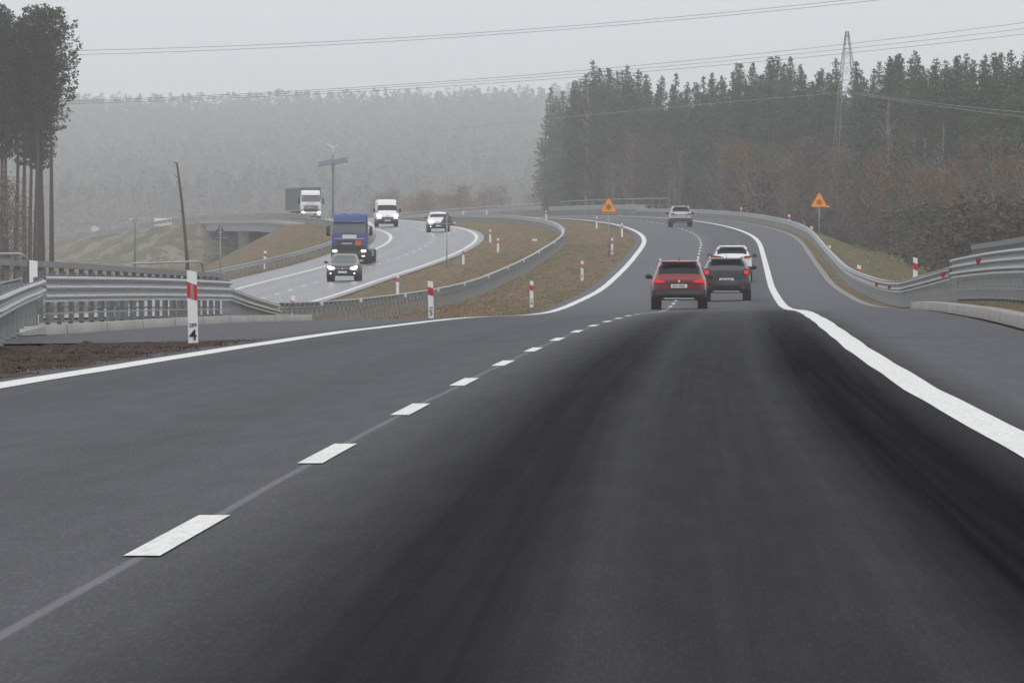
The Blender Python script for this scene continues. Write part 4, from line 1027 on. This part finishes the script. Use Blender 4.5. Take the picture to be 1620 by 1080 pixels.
wire('lowest of the low cables, brushing the forest treetops', [(-150, 170, 756), (130, 162, 744), (600, 145, 725), (850, 127, 714), (1325, 88, 694), (1620, 53.5, 680), (1750, 38, 675)], .018, WIRE, G2)
G3 = 'pale cables hung from the pylon'
wire('pale cable running left from the pylon in front of the forest', [(1331, 146, 742), (1080, 168, 790), (850, 193, 820), (640, 212, 850)], .02, WIRE_L, G3)
wire('upper pale cable running right from the pylon', [(1350, 146, 742), (1480, 164, 640), (1620, 178, 570), (1750, 188, 500)], .015, WIRE_L, G3)
wire('lower pale cable running right from the pylon', [(1350, 148, 742), (1480, 169, 642), (1620, 186, 572), (1750, 199, 502)], .015, WIRE_L, G3)

# ------------------------------------------------------------------ trees
BARK_P = NT('pine_bark'); ob = BARK_P.obj(); sp = BARK_P.n('SeparateXYZ'); BARK_P.l(ob, sp.inputs[0])
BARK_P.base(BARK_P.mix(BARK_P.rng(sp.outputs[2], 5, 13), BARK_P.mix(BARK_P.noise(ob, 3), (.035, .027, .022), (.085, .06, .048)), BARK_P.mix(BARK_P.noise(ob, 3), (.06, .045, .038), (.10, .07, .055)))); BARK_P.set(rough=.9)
BARK_P = BARK_P.m
BARK_D = mat_simple('dark_bark', (.06, .048, .04), .9, var=.3); BARK_B = mat_simple('birch_bark', (.29, .285, .27), .8, var=.35, scale=1.5)
NEED = mk_tone('pine_needles', [(0, (.046, .062, .046)), (.5, (.09, .115, .075)), (1, (.14, .17, .105))], .8, rnd=.35)
NEED_D = mk_tone('grove_needles', [(0, (.014, .024, .014)), (.5, (.036, .054, .030)), (1, (.08, .10, .048))], .8, rnd=.35)
LEAF_O = mk_tone('orange_leaves', [(0, (.09, .045, .015)), (.5, (.22, .10, .03)), (1, (.34, .18, .06))], .8, rnd=.4)
LEAF_B = mk_tone('brown_twigs', [(0, (.08, .06, .05)), (.5, (.15, .11, .088)), (1, (.23, .165, .13))], .8, rnd=.4)
LEAF_BD = mk_tone('dark_brown_twigs', [(0, (.03, .022, .018)), (.5, (.07, .05, .038)), (1, (.12, .085, .06))], .8, rnd=.4)
LEAF_G = mk_tone('dull_green_leaves', [(0, (.018, .024, .012)), (.5, (.045, .052, .024)), (1, (.085, .088, .040))], .8, rnd=.4)
def leaf_quads(cent, size, rg, flat=.5):
    n = len(cent); a = rg.normal(size=(n, 3)); a[:, 2] *= flat; a /= np.linalg.norm(a, axis=1)[:, None]
    b = rg.normal(size=(n, 3)); b -= (b*a).sum(1)[:, None]*a; b /= np.linalg.norm(b, axis=1)[:, None]
    s = size*rg.uniform(.5, 1.3, (n, 1)); w = s*rg.uniform(.35, .8, (n, 1))
    V = np.stack([cent-a*s, cent-b*w, cent+a*s*rg.uniform(.6, 1.1, (n, 1)), cent+b*w], 1).reshape(-1, 3)
    Fc = np.arange(n*4).reshape(n, 4); return V, Fc
def make_tree(name, H, z0, rad, ncl, nleaf, lsize, barkmat, leafmat, seed, shape='pine', trunk_r=.18, lean=0.0, limbs=10, loose=.35, clsize=.5):
    rg = np.random.default_rng(seed); root = empty(name); rd = random.Random(seed)
    # trunk with slight bends
    n = 7; bx = [0]; by = [0]
    for i in range(1, n): bx.append(bx[-1]+rd.uniform(-.12, .12)*H/20+lean*H/n); by.append(by[-1]+rd.uniform(-.12, .12)*H/20)
    zs = [H*.97*i/(n-1) for i in range(n)]
    tx = lambda z: (float(np.interp(z, zs, bx)), float(np.interp(z, zs, by)))
    m_ = MB(); m_.tube([(bx[i], by[i], zs[i]-(.5 if i == 0 else 0)) for i in range(n)], [trunk_r*(1-.8*i/(n-1)) for i in range(n)], 7)
    clusters = []; prof = rad
    for k in range(ncl):
        u = rg.uniform(0, 1)**.72; z = z0+(H-z0)*u
        r_ = prof(u)*rg.uniform(.25, 1)**.55; a = rg.uniform(0, 6.283); r_ *= 1+loose*math.sin(a*3+seed+u*9)
        cx_, cy_ = tx(z); clusters.append((cx_+r_*math.cos(a), cy_+r_*math.sin(a), z+rg.normal()*.15))
        if k < limbs or (shape != 'pine' and k < limbs*3):
            zz = max(z0*.7, z-(r_*.5 if shape == 'pine' else r_*1.3)); c0 = tx(zz)
            m_.tube([(c0[0], c0[1], zz), ((c0[0]+clusters[-1][0])/2, (c0[1]+clusters[-1][1])/2, (zz+z)/2+.1), clusters[-1]], [trunk_r*.38*(1-u*.6), trunk_r*.22, .02], 4, cap=False)
    tr_ = m_.build('trunk', barkmat, root, True)
    C_ = np.array(clusters); per = max(1, nleaf//ncl); cen = np.repeat(C_, per, 0); uu = np.clip((cen[:, 2:3]-z0)/(H-z0), 0, 1); off = rg.normal(size=cen.shape)*np.array([clsize, clsize, clsize*.6])*(1-.6*uu**1.3 if shape == 'pine' else 1); cen = cen+off
    V, Fc = leaf_quads(cen, lsize, rg, .6)
    tone = np.clip(np.repeat(rg.uniform(.1, .9, len(C_)), per)+rg.uniform(-.2, .2, len(cen)), 0, 1)
    mesh_np('crown', V, Fc, leafmat, root, False, None, tone)
    return root
def make_conifer(H, z0, prof, seed, droop, gap, leafmat, trunk_r=.18, lsize=.15, dens=9.0, per_whorl=7):
    rg = np.random.default_rng(seed); rd = random.Random(seed); root = empty('pine_tree')
    n = 7; bx = [0]; by = [0]
    for i in range(1, n): bx.append(bx[-1]+rd.uniform(-.10, .10)); by.append(by[-1]+rd.uniform(-.10, .10))
    zs = [H*.985*i/(n-1) for i in range(n)]
    m_ = MB(); m_.tube([(bx[i], by[i], zs[i]-(.5 if i == 0 else 0)) for i in range(n)], [trunk_r*(1-.86*i/(n-1)) for i in range(n)], 7)
    C_ = []; T_ = []; z = z0
    while z < H:
        u = (z-z0)/(H-z0); L0 = prof(u); tone = rg.uniform(.25, .75)
        nb = max(3, int(per_whorl*(.55+.45*min(1, L0/1.5)))); a0 = rg.uniform(0, 6.28)
        for b in range(nb):
            if rg.random() < .12 and u < .9: continue
            a = a0+2*math.pi*b/nb+rg.normal()*.18; L = L0*rg.uniform(.55, 1.18); cx_, cy_ = float(np.interp(z, zs, bx)), float(np.interp(z, zs, by))
            rise = (.55*u-droop*(1-u)); k = max(4, int(L*dens*2.2)); t_ = rg.uniform(.12, 1, k)**.75
            w = .10+.22*L*np.sin(np.pi*np.clip(t_, 0, .97))
            px_ = cx_+L*t_*math.cos(a)+rg.normal(size=k)*w*.55; py_ = cy_+L*t_*math.sin(a)+rg.normal(size=k)*w*.55; pz_ = z+rise*L*t_+.10*L*t_**2+rg.normal(size=k)*(.07+.03*L)
            C_.append(np.stack([px_, py_, pz_], 1)); T_.append(np.clip(tone+rg.uniform(-.25, .25, k), 0, 1))
            if b % 2 == 0 and L > .7: m_.tube([(cx_, cy_, z), (cx_+L*.9*math.cos(a), cy_+L*.9*math.sin(a), z+rise*L*.9+.08*L)], [.035, .01], 3, cap=False)
        z += gap*rg.uniform(.75, 1.3)*(1-.35*u)
    top = np.stack([rg.normal(size=14)*.06+bx[-1], rg.normal(size=14)*.06+by[-1], H-rg.uniform(0, .9, 14)], 1); C_.append(top); T_.append(np.full(14, .5))
    m_.build('trunk', BARK_P, root, True); cen = np.concatenate(C_); V, Fc = leaf_quads(cen, lsize, rg, .7)
    mesh_np('crown', V, Fc, leafmat, root, False, None, np.concatenate(T_)); return root
pine_r = lambda u: 1.75*math.sin(math.pi*min(1, .22+u*.80))**.8 + .25
cone_r = lambda u: (2.1 if u < .45 else 2.1*((1-u)/.55)**1.1)*(.55+.45*min(1, u*5)) + .10
full_r = lambda u: 2.7*math.sqrt(max(0, 1-(2*u-.9)**2/1.25))+.15
protos = {}
grove_r = lambda R0: (lambda u: R0*(.35+.65*math.sin(math.pi*min(1, .12+u*.62)))*(1-u**5)**.5+.12)
protos['grove'] = [make_conifer(20.5, (9.6, 10.8, 11.9)[i], grove_r((1.55, 1.45, 1.95)[i]), 3+i, -.12, .50, NEED_D, .21, .13, 14.0, 8) for i in range(3)]
spire = lambda R0, p: (lambda u: R0*(1-u)**p*(.45+.55*min(1, u*6))+.12)
protos['pine'] = [make_conifer(19.2+i, (2.5, 3.5, 5, 3, 4)[i], spire((2.6, 2.9, 2.5, 3.1, 2.7)[i], (.75, .85, .6, .9, .7)[i]), 20+i, (.25, .1, .0, .3, .15)[i], (.42, .5, .55, .45, .5)[i], NEED) for i in range(5)]
protos['orange'] = [make_tree('autumn_tree', 9.5+i, 2.0, full_r, 90, 1500, .16, BARK_B if i else BARK_D, LEAF_O, 40+i, 'dec', .11, .0, 18, .35, .55) for i in range(2)]
protos['brown'] = [make_tree('bare_tree', 11+2*i, 2.5, full_r, 110, 2000, .17, BARK_B if i == 1 else BARK_D, LEAF_B, 50+i, 'dec', .12, .0, 26, .4, .6) for i in range(3)]
protos['bush'] = [make_tree('bush', 4.2+i, .2, lambda u: 2.4*math.sqrt(max(0, 1-u**2))+.1, 70, 1900, .15, BARK_D, LEAF_G if i else LEAF_BD, 60+i, 'dec', .05, 0, 14, .4, .5) for i in range(3)]
def birch(seed, H):
    t_ = make_tree('birch_tree', H, H*.45, lambda u: 1.3*math.sin(math.pi*min(1, .15+u*.85))+.1, 40, 320, .12, BARK_B, LEAF_B, seed, 'dec', .17, .006, 14, .4, .5); return t_
protos['birch'] = [birch(70, 17), birch(71, 14)]
used = set()
def plant(kind, i, X_, d, scale, rz, label, cat, group=None, zoff=0.0, sx=1.0):
    src = protos[kind][i]; 
    if (kind, i) not in used: used.add((kind, i)); o = src
    else: o = copy_tree(src)
    o.location = (X_, d, ground(X_, d)-.1+zoff); o.rotation_euler = (0, 0, rz); o.scale = (scale*sx, scale*sx, scale)
    for k in ('label', 'category', 'group'):
        if k in o: del o[k]
    tag(o, label, cat, group); return o
rd = random.Random(5)
# left grove
GP = 'tall pines of the grove at the left edge'
grove = [(-45, 640, 22), (-28, 615, 45), (-12, 598, 20), (5, 620, 12), (12, 604, 50), (24, 600, 44), (40, 616, 30), (46, 630, 62), (55, 598, 14), (62, 622, 48), (70, 606, 75), (82, 600, 18)]
for k, (x, d, row) in enumerate(grove):
    X_ = px(x, d); zg = ground(X_, d)-.1; hh = pz(row, d)-zg; p = k % 3
    lab = 'rightmost pine of the left grove, its branches hanging out to the right' if k == len(grove)-1 else 'bare-trunked pine in the crowded grove at the left edge'
    plant('grove', p, X_, d, hh/20.5, rd.uniform(0, 6.28), lab, 'pine tree', GP)
for x, d, s in ((-12, 585, .9), (10, 588, .8), (30, 590, .6)):
    plant('brown', 2, px(x, d), d, s*.75, rd.uniform(0, 6), 'thin bare sapling at the foot of the left pine grove', 'sapling', 'saplings under the left pines')
# leaning dead trunk
d = 560; xa, xb = px(299, d), px(280, d); zg = ground(xa, d); z1 = pz(258, d); m = MB(); 
m.tube([(0, 0, -.5), ((xb-xa)*.25, 0, (z1-zg)*.35), ((xb-xa)*.6, 0, (z1-zg)*.7), (xb-xa, 0, z1-zg)], [.14, .12, .10, .07], 8)
m.tube([(xb-xa, 0, z1-zg), (xb-xa-.25, 0, z1-zg+.03)], [.06, .02], 6)
for q_ in (.3, .5, .62, .8, .9):
    bx_ = (xb-xa)*q_; bz_ = (z1-zg)*q_*.98; m.tube([(bx_, 0, bz_), (bx_+rd.choice((-1, 1))*.35, rd.uniform(-.2, .2), bz_+.22)], [.03, .01], 5)
root = m.build('dead_tree', BARK_D, None, True); root.location = (xa, d, zg); tag(root, 'bare dead trunk leaning left in front of the embankment', 'dead tree')

# forest right of the road
fx = lambda x: float(np.interp(x, [860, 890, 1050, 1250, 1450, 1620, 1760], [1075, 1030, 905, 800, 690, 600, 540]))
tops = lambda x: float(np.interp(x, [880, 900, 940, 1000, 1110, 1140, 1200, 1300, 1360, 1400, 1480, 1560, 1620, 1760], [205, 135, 104, 118, 135, 106, 100, 102, 112, 100, 92, 98, 92, 90]))
GF = 'pines of the forest right of the road'
x = 893.0; layers = [(0, 11), (22, 15), (48, 17), (80, 19)]
cnt = 0
for lay, (dd_, step) in enumerate(layers):
    x = 908 + lay*4.0
    while x < 1690:
        xx = x+rd.uniform(-6, 6); d = fx(xx)+dd_+rd.uniform(-8, 8); X_ = px(xx, d)
        if X_-float(Cx(d)) > 10:
            zg = ground(X_, d); row = tops(xx)+rd.choice((-10, 0, 8, 16, 26, 38))+rd.uniform(-6, 10); H_ = pz(row, d)-zg; pi_ = rd.randrange(5)
            plant('pine', pi_, X_, d, H_/(19.2+pi_), rd.uniform(0, 6.28), 'dark green pine in the forest wall right of the road', 'pine tree', GF, sx=rd.uniform(.9, 1.4)); cnt += 1
        x += step*1.12*rd.uniform(.7, 1.3)
for k in range(12):
    xx = rd.uniform(872, 915); d = rd.uniform(1150, 1420); X_ = px(xx, d); zg = ground(X_, d); H_ = pz(rd.uniform(135, 200), d)-zg; pi_ = rd.randrange(5)
    plant('pine', pi_, X_, d, min(1.25, H_/(19.2+pi_)), rd.uniform(0, 6.28), 'hazier pine set back at the left end of the right-hand forest', 'pine tree', 'pines at the hazy left end of the forest', sx=1.2)
for k in range(26):
    xx = rd.uniform(600, 890); d = rd.uniform(1340, 1500); X_ = px(xx, d)
    if X_-float(Cx(d)) < 14: continue
    zg = ground(X_, d); H_ = min(9.5, max(4, pz(rd.uniform(262, 315), d)-zg)); i = rd.randrange(3)
    if k % 3 == 0: plant('orange', k % 2, X_, d, H_/10.5, rd.uniform(0, 6), 'rusty young tree at the misty foot of the far hill', 'autumn tree', 'misty trees beyond the far curve')
    else: plant('brown', i, X_, d, H_/(11.3+2*i), rd.uniform(0, 6), 'bare brown tree at the misty foot of the far hill', 'bare tree', 'misty trees beyond the far curve')
GA = 'orange-leaved young trees at the forest edge'; GB = 'bare brown trees at the forest edge'; GU = 'bushes below the forest edge'
for x, row, i in ((1262, 234, 0), (1245, 250, 1), (1395, 240, 1), (1370, 262, 0), (1512, 262, 0), (1180, 228, 1), (1300, 268, 1), (1505, 300, 0), (1600, 250, 1)):
    d = fx(x)-14+rd.uniform(-6, 3); X_ = px(x, d); zg = ground(X_, d); H_ = pz(row, d)-zg
    lab = 'round-topped orange tree at the forest edge left above the right snow sign' if (x == 1262) else 'thin orange-leaved tree at the forest edge'
    plant('orange', i, X_, d, H_/(9.8+i), rd.uniform(0, 6), lab, 'autumn tree', GA, sx=.85)
for k in range(62):
    x = rd.uniform(905, 1660); d = fx(x)-rd.uniform(6, 22); X_ = px(x, d)
    if X_-float(Cx(d)) < 9.5: continue
    zg = ground(X_, d); row = rd.uniform(205, 290); H_ = pz(row, d)-zg; i = rd.randrange(3)
    if rd.random() < .3: plant('orange', rd.randrange(2), X_, d, H_/11, rd.uniform(0, 6), 'thin orange-leaved tree at the forest edge', 'autumn tree', GA, sx=.8)
    else: plant('brown', i, X_, d, H_/(11.3+2*i), rd.uniform(0, 6), 'thin bare brown tree at the forest edge', 'bare tree', GB, sx=.8)
for x, row, lab in ((926, 132, 'tall pale birch standing clear at the left end of the forest'), (1462, 215, 'pale leaning birch at the forest edge above the right guardrail dip'), (1585, 205, 'pale birch at the forest edge near the right picture edge'), (1490, 190, 'slim birch between the leaning birch and the right edge'), (1060, 265, 'short pale birch behind the silver car'), (1410, 150, 'birch with fine twigs high in the forest right of the pylon')):
    d = fx(x)-12; X_ = px(x, d); 
    while X_-float(Cx(d)) < 9: d += 8; X_ = px(x, d)
    zg = ground(X_, d); H_ = pz(row, d)-zg; i = 0 if H_ > 12 else 1
    plant('birch', i, X_, d, H_/(17.2 if i == 0 else 14.2), rd.uniform(0, 6), lab, 'birch tree', 'pale birches at the forest edge')
for k in range(74):
    x = rd.uniform(1215, 1660); d = rd.uniform(430, fx(x)-25); X_ = px(x, d)
    if X_-float(Cx(d)) < 17: continue
    i = rd.randrange(3); zg = ground(X_, d)
    lim = np.interp(x, [1215, 1300, 1340, 1400, 1460, 1660], [300, 310, 345, 330, 340, 330])
    H_ = min(6.5, max(1.6, pz(lim+rd.uniform(-25, 45), d)-zg)); plant('bush', i, X_, d, H_/(4.4+i), rd.uniform(0, 6), 'tangled dull bush on the low ground below the forest', 'bush', GU, sx=1.15)

# far wood on the hill : one mass
FARM = mk_tone('far_wood_foliage', [(0, (.045, .058, .040)), (.45, (.055, .068, .046)), (.7, (.10, .085, .066)), (1, (.14, .105, .082))], .9)
rg = np.random.default_rng(99); Vs = []; Fs = []; Ts = []; base = 0; NT_ = 9000
for k in range(NT_):
    d = 2420+rg.uniform(0, 1)**.9*2380; xx = rg.uniform(-160, 1010); X_ = px(xx, d)
    z = max(float(np.interp(d, *HILL)), 1.0)
    z = float(hill(d, X_)) if d > 2000 else 1.0
    z = max(z, 1.0)
    low = d < 3000; dec = rg.random() < (.7 if low else .3)
    H_ = rg.uniform(9, 14) if dec else rg.uniform(12, 21); nl = 44 if d > 3000 else 60
    u = rg.uniform(0, 1, nl)**.8; r_ = (3.0*np.sqrt(np.clip(1-u**1.7, 0, 1))+.1)*rg.uniform(.2, 1, nl)**.5 if not dec else 2.3*np.sqrt(np.clip(1-(2*u-.9)**2/1.3, 0, 1))*rg.uniform(.2, 1, nl)**.5
    a = rg.uniform(0, 6.283, nl); c = np.stack([X_+r_*np.cos(a), d+r_*np.sin(a), z+H_*(.15+.85*u)], 1)
    V, Fc = leaf_quads(c, 1.15 if not dec else .9, rg, .7); Vs.append(V); Fs.append(Fc+base); base += len(V)
    t0 = rg.uniform(.6, 1) if dec else rg.uniform(0, .5); Ts.append(np.clip(t0+rg.uniform(-.1, .1, nl), 0, 1))
fw = mesh_np('far_wood', np.concatenate(Vs), np.concatenate(Fs), FARM, None, False, None, np.concatenate(Ts)); tag(fw, 'hazy grey-green wood covering the far hillside', 'wood', kind='stuff')

# ------------------------------------------------------------------ haze : one closed box of even air
m = MB(); m.box((0, 2780, 60), (2700, 5660, 146)); hz = m.build('haze')
t = bpy.data.materials.new('haze_air'); t.use_nodes = True; nt = t.node_tree; nt.nodes.clear(); out = nt.nodes.new('ShaderNodeOutputMaterial'); pv = nt.nodes.new('ShaderNodeVolumePrincipled')
pv.inputs['Color'].default_value = (.97, .975, .98, 1); pv.inputs['Density'].default_value = .00026; pv.inputs['Anisotropy'].default_value = 0.0
nt.links.new(pv.outputs[0], out.inputs['Volume']); hz.data.materials.append(t); tag(hz, kind='stuff')
hz['label'] = 'thin pale mist hanging over the whole landscape'
